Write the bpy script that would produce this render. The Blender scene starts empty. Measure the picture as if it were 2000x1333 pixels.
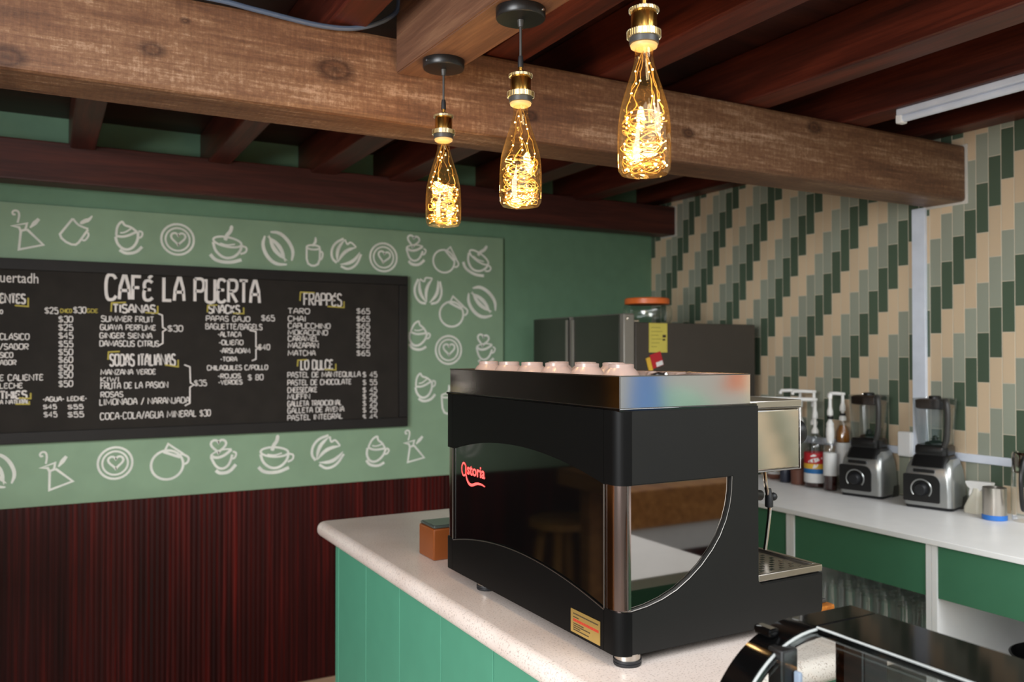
import bpy, bmesh, math, random
from mathutils import Vector, Matrix
PI = math.pi
S = bpy.context.scene
COL = S.collection

# ------------------------------------------------------------------ camera, sky, daylight, exposure
cam_data = bpy.data.cameras.new('camera')
cam = bpy.data.objects.new('camera', cam_data); COL.objects.link(cam)
cam_data.sensor_width = 36.0
cam_data.lens = 1655.0 / 2000.0 * 36.0
cam.location = (0, 0, 1.55)
cam.rotation_euler = (math.radians(90.7), 0, math.radians(-28.9))
cam_data.clip_start = 0.02
cam_data.dof.use_dof = True
cam_data.dof.focus_distance = 1.62
cam_data.dof.aperture_fstop = 4.5
S.camera = cam
S.cycles.transparent_max_bounces = 48

S.view_settings.view_transform = 'Standard'
S.view_settings.look = 'None'
S.view_settings.exposure = 0.06
S.view_settings.gamma = 1.0
S.view_settings.use_curve_mapping = False

world = bpy.data.worlds.new('sky'); S.world = world
world.use_nodes = True
wn = world.node_tree.nodes; wl = world.node_tree.links
wn.clear()
w_out = wn.new('ShaderNodeOutputWorld'); w_bg = wn.new('ShaderNodeBackground')
w_bg.inputs['Color'].default_value = (0.86, 0.93, 1.0, 1)
w_bg.inputs['Strength'].default_value = 1.0
wl.new(w_bg.outputs[0], w_out.inputs[0])

def area(name, loc, target, sx, sy, power, color):
    d = bpy.data.lights.new(name, 'AREA'); d.shape = 'RECTANGLE'; d.size = sx; d.size_y = sy
    d.energy = power; d.color = color
    o = bpy.data.objects.new(name, d); COL.objects.link(o)
    o.location = loc
    o.rotation_euler = (Vector(target) - Vector(loc)).to_track_quat('-Z', 'Y').to_euler()
    return o
# daylight coming in through the open street side, left of and behind the camera; right panel is added fill
area('daylight_left_opening', (-1.8, 0.2, 2.15), (0.5, 2.1, 1.5), 1.5, 2.0, 160, (0.97, 0.985, 1.0))
area('daylight_sky_opening', (0.2, -1.2, 3.1), (1.1, 2.0, 1.0), 3.0, 2.0, 55, (0.95, 0.98, 1.0))
area('worktop_fill_right', (2.3, -1.7, 3.5), (2.5, 1.9, 1.0), 2.0, 1.6, 105, (0.95, 0.98, 1.0))  # unseen panel added to brighten the right worktop

# ------------------------------------------------------------------ materials
def lin(h):
    h = h.lstrip('#'); v = [int(h[i:i+2], 16) / 255 for i in (0, 2, 4)]
    return tuple((c / 12.92 if c <= 0.04045 else ((c + 0.055) / 1.055) ** 2.4) for c in v) + (1,)
class NT:
    def __init__(s, name):
        s.m = bpy.data.materials.new(name); s.m.use_nodes = True
        s.t = s.m.node_tree; s.n = s.t.nodes; s.l = s.t.links
        s.b = s.n['Principled BSDF']; s.out = s.n['Material Output']
    def node(s, t, **k):
        n = s.n.new(t)
        for a, v in k.items(): setattr(n, a, v)
        return n
    def put(s, sock, v):
        if hasattr(v, 'is_output'): s.l.new(v, sock)
        else: sock.default_value = v
    def math(s, op, a, b=0.0, c=None):
        n = s.node('ShaderNodeMath', operation=op)
        s.put(n.inputs[0], a); s.put(n.inputs[1], b)
        if c is not None: s.put(n.inputs[2], c)
        return n.outputs[0]
    def obj(s): return s.node('ShaderNodeTexCoord').outputs['Object']
    def mapping(s, vec, scale=(1, 1, 1), rot=(0, 0, 0)):
        n = s.node('ShaderNodeMapping'); s.l.new(vec, n.inputs[0])
        n.inputs['Scale'].default_value = scale; n.inputs['Rotation'].default_value = rot
        return n.outputs[0]
    def noise(s, vec, scale=5, detail=4, rough=0.5, dist=0.0):
        n = s.node('ShaderNodeTexNoise'); s.l.new(vec, n.inputs['Vector'])
        n.inputs['Scale'].default_value = scale; n.inputs['Detail'].default_value = detail
        n.inputs['Roughness'].default_value = rough; n.inputs['Distortion'].default_value = dist
        return n.outputs['Fac']
    def ramp(s, fac, stops):
        n = s.node('ShaderNodeValToRGB'); s.l.new(fac, n.inputs[0])
        e = n.color_ramp.elements
        while len(e) < len(stops): e.new(0.5)
        for i, (p, c) in enumerate(stops): e[i].position = p; e[i].color = c
        return n.outputs[0]
    def mix(s, fac, a, b, mode='MIX'):
        n = s.node('ShaderNodeMix', data_type='RGBA', blend_type=mode)
        s.put(n.inputs[0], fac); s.put(n.inputs[6], a); s.put(n.inputs[7], b)
        return n.outputs[2]
    def bump(s, h, strength=0.3, dist=0.01):
        n = s.node('ShaderNodeBump'); s.l.new(h, n.inputs['Height'])
        n.inputs['Strength'].default_value = strength; n.inputs['Distance'].default_value = dist
        s.l.new(n.outputs[0], s.b.inputs['Normal'])
    def set(s, color=None, rough=None, metal=None, spec=None, coat=None):
        if color is not None: s.put(s.b.inputs['Base Color'], color)
        if rough is not None: s.put(s.b.inputs['Roughness'], rough)
        if metal is not None: s.b.inputs['Metallic'].default_value = metal
        if spec is not None: s.b.inputs['Specular IOR Level'].default_value = spec
        if coat is not None: s.b.inputs['Coat Weight'].default_value = coat
        return s
def plain(name, hexcol, rough=0.5, metal=0.0, spec=0.5, var=0.06, scale=14):
    t = NT(name); c = lin(hexcol)
    f = t.noise(t.obj(), scale, 3)
    d = tuple(max(0, x * (1 - var)) for x in c[:3]) + (1,); e = tuple(min(1, x * (1 + var)) for x in c[:3]) + (1,)
    t.set(t.ramp(f, [(0.3, d), (0.7, e)]), rough, metal, spec)
    return t.m
def glow(name, col, strength):
    t = NT(name); t.set(col, 0.5)
    t.b.inputs['Emission Color'].default_value = col; t.b.inputs['Emission Strength'].default_value = strength
    return t.m
def clear(name, tint, gloss=0.06, edge=0.7, rough=0.02):
    """thin clear plastic or glass: see-through tint plus a mirror sheen that grows at grazing angles"""
    t = NT(name); t.n.remove(t.b)
    tr = t.node('ShaderNodeBsdfTransparent'); tr.inputs[0].default_value = tint
    gl = t.node('ShaderNodeBsdfGlossy'); gl.inputs['Roughness'].default_value = rough; gl.inputs['Color'].default_value = (1, 1, 1, 1)
    lw = t.node('ShaderNodeLayerWeight'); lw.inputs[0].default_value = 0.5
    f = t.math('POWER', lw.outputs['Facing'], 3.0)
    f = t.math('MULTIPLY_ADD', f, edge - gloss, gloss)
    mx = t.node('ShaderNodeMixShader'); t.l.new(f, mx.inputs[0]); t.l.new(tr.outputs[0], mx.inputs[1]); t.l.new(gl.outputs[0], mx.inputs[2])
    t.l.new(mx.outputs[0], t.out.inputs[0])
    return t.m
def bottle_glass():
    """thin amber-coated bottle: clear, mirror-like at the rim, faintly glowing coating"""
    t = NT('amber_bottle_glass'); t.n.remove(t.b)
    tr = t.node('ShaderNodeBsdfTransparent'); tr.inputs[0].default_value = (1.0, 0.92, 0.76, 1)
    gl = t.node('ShaderNodeBsdfGlossy'); gl.inputs['Roughness'].default_value = 0.03; gl.inputs['Color'].default_value = (1, 0.86, 0.62, 1)
    df = t.node('ShaderNodeBsdfTranslucent'); df.inputs[0].default_value = (1.0, 0.60, 0.22, 1)
    lw = t.node('ShaderNodeLayerWeight'); lw.inputs[0].default_value = 0.5
    f3 = t.math('POWER', lw.outputs['Facing'], 3.0)
    m1 = t.node('ShaderNodeMixShader'); t.l.new(t.math('MULTIPLY_ADD', f3, 0.03, 0.003), m1.inputs[0]); t.l.new(tr.outputs[0], m1.inputs[1]); t.l.new(df.outputs[0], m1.inputs[2])
    m2 = t.node('ShaderNodeMixShader'); t.l.new(t.math('MULTIPLY_ADD', f3, 0.75, 0.05), m2.inputs[0]); t.l.new(m1.outputs[0], m2.inputs[1]); t.l.new(gl.outputs[0], m2.inputs[2])
    t.l.new(m2.outputs[0], t.out.inputs[0])
    return t.m
def wood(name, dark, mid, light, axis='x', rough=0.5, grain=1.0, knots=False, spec=0.4):
    t = NT(name); o = t.obj()
    sc = {'x': (0.7, 9, 9), 'y': (9, 0.7, 9), 'z': (9, 9, 0.7)}[axis]
    sf = {'x': (3, 90, 90), 'y': (90, 3, 90), 'z': (90, 90, 3)}[axis]
    a = t.noise(t.mapping(o, sc), 2.2 * grain, 5, 0.55, 0.4)
    b = t.noise(t.mapping(o, sf), 1.5, 4, 0.7)
    f = t.math('MULTIPLY_ADD', b, 0.45, t.math('MULTIPLY', a, 0.62))
    col = t.ramp(f, [(0.33, lin(dark)), (0.53, lin(mid)), (0.74, lin(light))])
    if knots:
        v = t.node('ShaderNodeTexVoronoi', feature='F1'); t.l.new(t.mapping(o, {'x': (2.2, 3.4, 4.4), 'y': (4, 2, 4), 'z': (4, 4, 2)}[axis]), v.inputs['Vector']); v.inputs['Scale'].default_value = 1.0
        k = t.ramp(v.outputs['Distance'], [(0.035, (0.12, 0.12, 0.12, 1)), (0.10, (1, 1, 1, 1))])
        col = t.mix(0.75, col, k, 'MULTIPLY')
    t.set(col, rough, 0, spec); t.bump(f, 0.25, 0.004)
    return t.m

def sawn_beam():
    """rough-sawn oak: soft grain along the beam, fine saw marks across it and a few knots"""
    t = NT('rough_sawn_oak'); o = t.obj()
    a = t.noise(t.mapping(o, (0.9, 7, 7)), 2.0, 5, 0.6, 0.5)
    b = t.noise(t.mapping(o, (4, 70, 70)), 1.6, 4, 0.7)
    c = t.noise(t.mapping(o, (150, 8, 8)), 1.0, 3, 0.7)
    d = t.noise(o, 95, 3, 0.7)
    f = t.math('MULTIPLY_ADD', b, 0.30, t.math('MULTIPLY', a, 0.43))
    f = t.math('MULTIPLY_ADD', c, 0.13, f); f = t.math('MULTIPLY_ADD', d, 0.20, f)
    col = t.ramp(f, [(0.38, lin('#4c3223')), (0.50, lin('#694731')), (0.57, lin('#7c5a40')), (0.68, lin('#b5947a'))])
    s = t.node('ShaderNodeSeparateXYZ'); t.l.new(o, s.inputs[0])
    for kx, kz, r in ((0.61, 2.230, 0.020), (0.202, 2.207, 0.013), (-0.071, 2.146, 0.016), (0.269, 2.283, 0.007), (1.708, 2.213, 0.012), (2.25, 2.300, 0.015), (1.15, 2.19, 0.012)):
        dx = t.math('MULTIPLY', t.math('SUBTRACT', s.outputs[0], kx), 0.62); dz = t.math('SUBTRACT', s.outputs[2], kz)
        q = t.math('SQRT', t.math('ADD', t.math('MULTIPLY', dx, dx), t.math('MULTIPLY', dz, dz)))
        q = t.math('MULTIPLY_ADD', a, 0.012, q)
        k = t.ramp(t.math('DIVIDE', q, r * 2.6), [(0.12, (0.20, 0.16, 0.15, 1)), (0.38, (0.55, 0.48, 0.44, 1)), (0.52, (0.25, 0.19, 0.17, 1)), (0.85, (1, 1, 1, 1))])
        col = t.mix(0.9, col, k, 'MULTIPLY')
    t.set(col, 0.5, 0, 0.45); t.bump(f, 0.35, 0.004)
    return t.m

M = {}
M['beam'] = sawn_beam()
M['box_beam'] = wood('stained_beam', '#4a3226', '#6b4a38', '#8a664c', 'y', 0.5)
M['rafter'] = wood('mahogany_rafter', '#2a100b', '#4a1d13', '#6d3020', 'y', 0.42)
M['wall_beam'] = wood('mahogany_beam', '#261009', '#45201a', '#5e2c20', 'x', 0.5)
M['deck'] = wood('ceiling_boards', '#1c0a07', '#31140d', '#452016', 'x', 0.5)
M['floor'] = plain('beige_floor', '#b5a292', 0.4, var=0.10)
M['green_wall'] = plain('green_wall_paint', '#688c70', 0.6, var=0.05)
M['green_panel'] = plain('sage_panel_paint', '#849f82', 0.55, var=0.06, scale=6)
M['cab_green'] = plain('cabinet_green_paint', '#4d8d73', 0.42, var=0.03)
M['drawer_green'] = plain('laminate_green', '#44785a', 0.4, var=0.03)
M['white_lam'] = plain('white_laminate', '#f3f2f0', 0.38, var=0.02)
M['white_paint'] = plain('white_paint', '#d8d8d8', 0.5, var=0.03)
M['board_black'] = plain('chalkboard_black', '#2a2622', 0.75, var=0.12, spec=0.2)
M['frame_black'] = plain('black_frame', '#201d1b', 0.55, var=0.1, spec=0.3)
M['chalk'] = plain('chalk_white', '#e3dcd6', 0.8, var=0.08)
M['chalk_grey'] = plain('painted_white', '#dfe0d6', 0.7, var=0.1)
M['chalk_yellow'] = plain('chalk_yellow', '#b9a94a', 0.8, var=0.08)
M['matt_black'] = plain('matt_black_steel', '#080808', 0.45, spec=0.12, var=0.05)
M['lit_black'] = plain('side_lit_black', '#121211', 0.5, spec=0.26, var=0.05)  # same paint as the machine's back, lightened where light falls on the side panels
M['black_plastic'] = plain('black_plastic', '#141414', 0.35, var=0.05)
M['rubber'] = plain('rubber', '#151619', 0.5, var=0.05)
M['gloss_black'] = plain('gloss_black', '#060606', 0.05, spec=0.75, var=0.05)
M['case_black'] = plain('case_black', '#060606', 0.08, spec=0.2, var=0.05)
M['steel'] = plain('polished_steel', '#d8d2cb', 0.10, 1.0, var=0.02)
M['mirror_steel'] = plain('mirror_steel', '#e4e1dc', 0.085, 1.0, var=0.01)
M['brushed'] = plain('brushed_steel', '#c4bdb4', 0.28, 1.0, var=0.05)
M['trim_steel'] = plain('trim_steel', '#8f8c88', 0.3, 1.0, var=0.03)
M['chrome_col'] = plain('dark_chrome', '#8f7d76', 0.16, 1.0, var=0.03)
M['smoke_glass'] = plain('smoked_mirror_glass', '#8d8883', 0.03, 1.0, var=0.02)
M['brass'] = plain('brass', '#c99a4e', 0.22, 1.0, var=0.05)
M['pale_brass'] = plain('pale_brass', '#d9c9a4', 0.25, 1.0, var=0.05)
M['lens'] = glow('warm_lens', (0.30, 0.17, 0.06, 1), 2.2)
M['led'] = glow('warm_led', (1.0, 0.66, 0.27, 1), 18.0)
M['copper_wire'] = plain('copper_wire', '#8a6a34', 0.5, 0.0, spec=0.2)
M['bottle_glass'] = bottle_glass()
M['glass'] = clear('clear_glass', (0.985, 0.99, 0.988, 1), 0.10, 0.95)
M['case_glass'] = clear('display_glass', (0.90, 0.93, 0.92, 1), 0.05, 0.5)
M['jar_plastic'] = clear('jar_plastic', (0.92, 0.93, 0.93, 1), 0.07, 0.5, 0.10)
M['cup'] = plain('cup_porcelain', '#9f8980', 0.25, var=0.02)
M['copper'] = plain('copper_brown_lacquer', '#84461f', 0.35, 0.2, var=0.08)
M['red_glow'] = glow('red_lit_logo', (1.0, 0.09, 0.08, 1), 1.3)
M['gold_plate'] = plain('gold_plate', '#c9a860', 0.3, 0.7, var=0.05)
M['red_ink'] = plain('red_ink', '#a82a18', 0.6)
M['dark_ink'] = plain('dark_ink', '#3a2c1c', 0.6)
M['fridge_dark'] = plain('fridge_dark_steel', '#4a443e', 0.42, 0.35, var=0.03)
M['fridge_glass'] = plain('fridge_dark_door', '#33372f', 0.3, 0.2, var=0.05)
M['fridge_edge'] = plain('fridge_door_edge', '#8d8880', 0.35, 0.4, var=0.03)
M['orange'] = plain('orange_lid', '#d9692a', 0.4)
M['note'] = plain('yellow_paper', '#c9bb55', 0.8)
M['silver_paint'] = plain('silver_plastic', '#a9aba9', 0.3, 0.75, var=0.03)
M['dark_grey'] = plain('dark_grey_plastic', '#3a3937', 0.4)
M['pump'] = plain('white_pump_plastic', '#efeeea', 0.4)
M['ivory'] = plain('ivory_plastic', '#ddd8c6', 0.4)
M['blue'] = plain('blue_silicone', '#2f74c8', 0.4)
M['label_red'] = plain('label_red', '#b8232b', 0.5); M['label_yellow'] = plain('label_yellow', '#e0b23c', 0.5)
M['label_blue'] = plain('label_blue', '#1f6aa8', 0.5); M['label_white'] = plain('label_white', '#e4e4e2', 0.5)
M['syrup_dark'] = plain('dark_syrup', '#3a1714', 0.2); M['amber'] = plain('amber_syrup', '#9a5f1e', 0.2)
M['navy'] = plain('navy_tin', '#2b2f3c', 0.4); M['brown_cup'] = plain('brown_tumbler', '#6e4638', 0.4)
M['cable'] = plain('grey_cable', '#4e5b70', 0.45)
M['tube_white'] = plain('tube_housing_white', '#d5dbe6', 0.4)
M['stool_wood'] = wood('stool_pine', '#94642e', '#bb863e', '#d8a860', 'z', 0.45)
M['table_wood'] = wood('table_wood', '#7a4a20', '#a06a34', '#c08a4c', 'y', 0.4)

def wainscot():
    t = NT('maroon_wainscot'); o = t.obj()
    a = t.noise(t.mapping(o, (14, 1, 0.35)), 2.0, 4, 0.6)
    b = t.noise(t.mapping(o, (60, 1, 0.8)), 1.5, 3, 0.6)
    f = t.math('MULTIPLY_ADD', b, 0.45, t.math('MULTIPLY', a, 0.6))
    col = t.ramp(f, [(0.34, lin('#1a0504')), (0.54, lin('#3a0c09')), (0.74, lin('#6e1710'))])
    sx = t.node('ShaderNodeSeparateXYZ'); t.l.new(o, sx.inputs[0])
    g = t.math('PINGPONG', sx.outputs[0], 0.0105)
    g = t.math('MULTIPLY', g, 95.0)
    gr = t.ramp(g, [(0.0, (0.45, 0.45, 0.45, 1)), (0.25, (1, 1, 1, 1))])
    t.set(t.mix(0.8, col, gr, 'MULTIPLY'), 0.4, 0, 0.22); t.bump(g, 0.4, 0.004)
    return t.m
M['wainscot'] = wainscot()

def tiles():
    """vertical strip tiles, each column half a tile lower than its neighbour; sage, dark green, cream in turn"""
    t = NT('strip_tiles'); o = t.obj()
    s = t.node('ShaderNodeSeparateXYZ'); t.l.new(o, s.inputs[0])
    W, L = 0.0479, 0.187
    u = t.math('DIVIDE', t.math('SUBTRACT', s.outputs[1], 1.899), W)
    k = t.math('FLOOR', u)
    v = t.math('MULTIPLY_ADD', k, 0.5, t.math('DIVIDE', t.math('SUBTRACT', s.outputs[2], 1.994), L))
    i = t.math('FLOOR', v)
    c3 = t.math('SUBTRACT', i, t.math('MULTIPLY', t.math('FLOOR', t.math('DIVIDE', t.math('ADD', i, 0.5), 3.0)), 3.0))
    dark, sage, cream = lin('#4e5d4c'), lin('#979b8b'), lin('#d3bb9c')
    col = t.mix(t.math('GREATER_THAN', c3, 0.5), dark, sage)
    col = t.mix(t.math('GREATER_THAN', c3, 1.5), col, cream)
    cb = t.node('ShaderNodeCombineXYZ'); t.l.new(k, cb.inputs[0]); t.l.new(i, cb.inputs[1])
    wn_ = t.node('ShaderNodeTexWhiteNoise', noise_dimensions='3D'); t.l.new(cb.outputs[0], wn_.inputs['Vector'])
    tint = t.math('MULTIPLY_ADD', wn_.outputs['Value'], 0.16, 0.92)
    hs = t.node('ShaderNodeHueSaturation'); t.l.new(col, hs.inputs['Color']); t.l.new(tint, hs.inputs['Value'])
    fu = t.math('FRACT', u); fv = t.math('FRACT', v)
    eu = t.math('MULTIPLY', t.math('MINIMUM', fu, t.math('SUBTRACT', 1.0, fu)), W)
    ev = t.math('MULTIPLY', t.math('MINIMUM', fv, t.math('SUBTRACT', 1.0, fv)), L)
    e = t.math('MINIMUM', eu, ev)
    g = t.math('GREATER_THAN', e, 0.0013)
    t.set(t.mix(g, lin('#cfc4ae'), hs.outputs[0]), 0.32, 0, 0.45)
    h = t.math('MINIMUM', t.math('MULTIPLY', e, 400.0), 1.0)
    t.bump(h, 0.4, 0.002)
    return t.m
M['tiles'] = tiles()

def stone():
    t = NT('speckled_worktop'); o = t.obj()
    a = t.noise(o, 6, 3); b = t.noise(o, 240, 2, 0.6)
    base = t.ramp(a, [(0.3, lin('#d0c0b6')), (0.7, lin('#dccfc6'))])
    sp = t.ramp(b, [(0.34, lin('#7d675c')), (0.44, (1, 1, 1, 1))])
    t.set(t.mix(0.45, base, sp, 'MULTIPLY'), 0.3, 0, 0.5)
    return t.m
M['stone'] = stone()

# ------------------------------------------------------------------ mesh helpers
class MB:
    def __init__(s): s.bm = bmesh.new(); s.flat = []
    def box(s, x0, x1, y0, y1, z0, z1, bev=0.0, seg=2, mat=None):
        r = bmesh.ops.create_cube(s.bm, size=1.0); vs = r['verts']
        for v in vs:
            v.co = Vector(((x0 + x1) / 2 + v.co.x * (x1 - x0), (y0 + y1) / 2 + v.co.y * (y1 - y0), (z0 + z1) / 2 + v.co.z * (z1 - z0)))
        if mat is not None: bmesh.ops.transform(s.bm, matrix=mat, verts=vs)
        if bev > 0:
            es = list({e for v in vs for e in v.link_edges})
            old = [f for f in s.bm.faces if f not in set(f for v in vs for f in v.link_faces)]
            bmesh.ops.bevel(s.bm, geom=es, offset=bev, segments=seg, profile=0.5, affect='EDGES')
            keep = set(old); big = sorted((f for f in s.bm.faces if f not in keep), key=lambda f: -f.calc_area())[:6]
            s.flat += big
        return s
    def lathe(s, prof, c=(0, 0, 0), seg=32, axis='z', cap0=True, cap1=True):
        rings = []
        for r, h in prof:
            ring = []
            for i in range(seg):
                a = 2 * PI * i / seg
                p = (r * math.cos(a), r * math.sin(a), h)
                if axis == 'x': p = (h, r * math.cos(a), r * math.sin(a))
                if axis == 'y': p = (r * math.sin(a), h, r * math.cos(a))
                ring.append(s.bm.verts.new(Vector(p) + Vector(c)))
            rings.append(ring)
        for a, b in zip(rings, rings[1:]):
            for i in range(seg):
                j = (i + 1) % seg
                s.bm.faces.new((a[i], a[j], b[j], b[i]))
        if cap0 and prof[0][0] > 1e-6: s.bm.faces.new(list(reversed(rings[0])))
        if cap1 and prof[-1][0] > 1e-6: s.bm.faces.new(rings[-1])
        return s
    def tube(s, pts, r, seg=8, closed=False):
        pts = [Vector(p) for p in pts]; n = len(pts); rings = []; up = None
        for i in range(n):
            if closed: d = pts[(i + 1) % n] - pts[i - 1]
            else: d = pts[min(i + 1, n - 1)] - pts[max(i - 1, 0)]
            if d.length < 1e-9: d = Vector((0, 0, 1))
            d.normalize()
            if up is None: up = d.orthogonal().normalized()
            up = (up - d * up.dot(d))
            if up.length < 1e-6: up = d.orthogonal()
            up.normalize(); sd = d.cross(up)
            rr = r[i] if isinstance(r, (list, tuple)) else r
            rings.append([s.bm.verts.new(pts[i] + (up * math.cos(2 * PI * k / seg) + sd * math.sin(2 * PI * k / seg)) * rr) for k in range(seg)])
        pr = list(zip(rings, rings[1:])) + ([(rings[-1], rings[0])] if closed else [])
        for a, b in pr:
            for k in range(seg):
                s.bm.faces.new((a[k], a[(k + 1) % seg], b[(k + 1) % seg], b[k]))
        if not closed:
            s.bm.faces.new(list(reversed(rings[0]))); s.bm.faces.new(rings[-1])
        return s
    def prism(s, poly, d0, d1, plane='xz'):
        """closed outline extruded between two depths along the third axis"""
        def P(p, d):
            return Vector({'xz': (p[0], d, p[1]), 'yz': (d, p[0], p[1]), 'xy': (p[0], p[1], d)}[plane])
        a = [s.bm.verts.new(P(p, d0)) for p in poly]; b = [s.bm.verts.new(P(p, d1)) for p in poly]
        fs = [s.bm.faces.new(a), s.bm.faces.new(list(reversed(b)))]
        n = len(poly)
        for i in range(n): fs.append(s.bm.faces.new((a[i], b[i], b[(i + 1) % n], a[(i + 1) % n])))
        bmesh.ops.recalc_face_normals(s.bm, faces=fs)
        return s
    def ribbon(s, pts, w, place, closed=False):
        """flat painted stroke: 2-D polyline of width w, put in space by place(u, v)"""
        P = [Vector((p[0], p[1])) for p in pts]; n = len(P); L = []; R = []
        for i in range(n):
            if closed: a, b = P[i] - P[i - 1], P[(i + 1) % n] - P[i]
            else:
                a = P[i] - P[i - 1] if i > 0 else P[1] - P[0]
                b = P[i + 1] - P[i] if i < n - 1 else a
            a = a.normalized() if a.length else Vector((1, 0)); b = b.normalized() if b.length else a
            t = a + b
            t = t.normalized() if t.length > 1e-6 else a
            nn = Vector((-t.y, t.x)); k = min(1.5, 1 / max(0.5, nn.dot(Vector((-a.y, a.x)))))
            ww = w
            if isinstance(w, (list, tuple)):
                q = i / max(1, n - 1) * (len(w) - 1); j = min(int(q), len(w) - 2); ww = w[j] + (w[j + 1] - w[j]) * (q - j)
            L.append(s.bm.verts.new(place(*(P[i] + nn * ww / 2 * k)))); R.append(s.bm.verts.new(place(*(P[i] - nn * ww / 2 * k))))
        for i in range(n if closed else n - 1):
            j = (i + 1) % n
            s.bm.faces.new((L[i], L[j], R[j], R[i]))
        return s
    def loft(s, rings, seg=5, cap=True):
        """stack of rounded rectangles (z, cx, cy, hx, hy, radius)"""
        rr = []
        for z, cx, cy, hx, hy, r in rings:
            ring = []; r = min(r, hx * 0.999, hy * 0.999)
            for q, (sx, sy) in enumerate(((1, 1), (-1, 1), (-1, -1), (1, -1))):
                for k in range(seg + 1):
                    a = q * PI / 2 + k * PI / 2 / seg
                    ring.append(s.bm.verts.new((cx + sx * (hx - r) + r * math.cos(a), cy + sy * (hy - r) + r * math.sin(a), z)))
            rr.append(ring)
        n = len(rr[0])
        for a, b in zip(rr, rr[1:]):
            for i in range(n): s.bm.faces.new((a[i], a[(i + 1) % n], b[(i + 1) % n], b[i]))
        if cap: s.bm.faces.new(list(reversed(rr[0]))); s.bm.faces.new(rr[-1])
        return s
    def ball(s, c, r, sub=2):
        q = bmesh.ops.create_icosphere(s.bm, subdivisions=sub, radius=r)
        for v in q['verts']: v.co += Vector(c)
        return s

WL = {}
def obj(name, mb, mat, parent=None, local=False, flat=False):
    """links the mesh as one object; world-coordinate meshes under a parent are moved into the parent's frame"""
    bm = mb.bm
    if parent is not None and not local:
        off = WL[parent]
        for v in bm.verts: v.co -= off
    me = bpy.data.meshes.new(name)
    bm.faces.index_update()
    planar = {f.index for f in mb.flat if f.is_valid} | {f.index for f in bm.faces if len(f.verts) > 4 and f.calc_area() > 4e-4}
    bm.to_mesh(me); bm.free()
    if not flat: me.set_sharp_from_angle(angle=math.radians(35))
    for p in me.polygons: p.use_smooth = not flat and p.index not in planar
    me.materials.append(M[mat] if isinstance(mat, str) else mat)
    o = bpy.data.objects.new(name, me); COL.objects.link(o)
    if parent is not None:
        o.parent = parent; WL[o] = WL[parent].copy()
    else: WL[o] = Vector((0, 0, 0))
    return o
def tag(o, label=None, cat=None, group=None, kind=None):
    if label: o['label'] = label
    if cat: o['category'] = cat
    if group: o['group'] = group
    if kind: o['kind'] = kind
    return o
def thing(name, label, cat, loc=(0, 0, 0), rz=0.0, group=None, kind=None):
    o = bpy.data.objects.new(name, None); COL.objects.link(o)
    o.empty_display_size = 0.05
    o.location = loc; o.rotation_euler = (0, 0, rz); WL[o] = Vector(loc)
    return tag(o, label, cat, group, kind)
def setting(name, mb, mat, label, cat, parent=None, flat=False):
    o = obj(name, mb, mat, parent, flat=flat)
    if parent is None: tag(o, label, cat, None, 'structure')
    return o
def copy_tree(o, parent=None):
    c = o.copy(); COL.objects.link(c); c.parent = parent
    for ch in list(o.children): copy_tree(ch, c)
    return c
def text_mesh(mb, s, w, h, place, bold=0.0):
    """lettering filled to a w x h box, laid out by place(u, v)"""
    cu = bpy.data.curves.new('lettering', 'FONT'); cu.body = s; cu.size = 1.0; cu.offset = bold; cu.resolution_u = 3
    o = bpy.data.objects.new('lettering', cu); COL.objects.link(o)
    bpy.context.view_layer.update()
    me = bpy.data.meshes.new_from_object(o.evaluated_get(bpy.context.evaluated_depsgraph_get()))
    xs = [v.co.x for v in me.vertices]; ys = [v.co.y for v in me.vertices]
    x0, x1, y0, y1 = min(xs), max(xs), min(ys), max(ys)
    vs = [mb.bm.verts.new(place((v.co.x - x0) / (x1 - x0) * w, (v.co.y - y0) / (y1 - y0) * h)) for v in me.vertices]
    for p in me.polygons:
        try: mb.bm.faces.new([vs[i] for i in p.vertices])
        except ValueError: pass
    bpy.data.objects.remove(o); bpy.data.curves.remove(cu); bpy.data.meshes.remove(me)
    return mb

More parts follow.
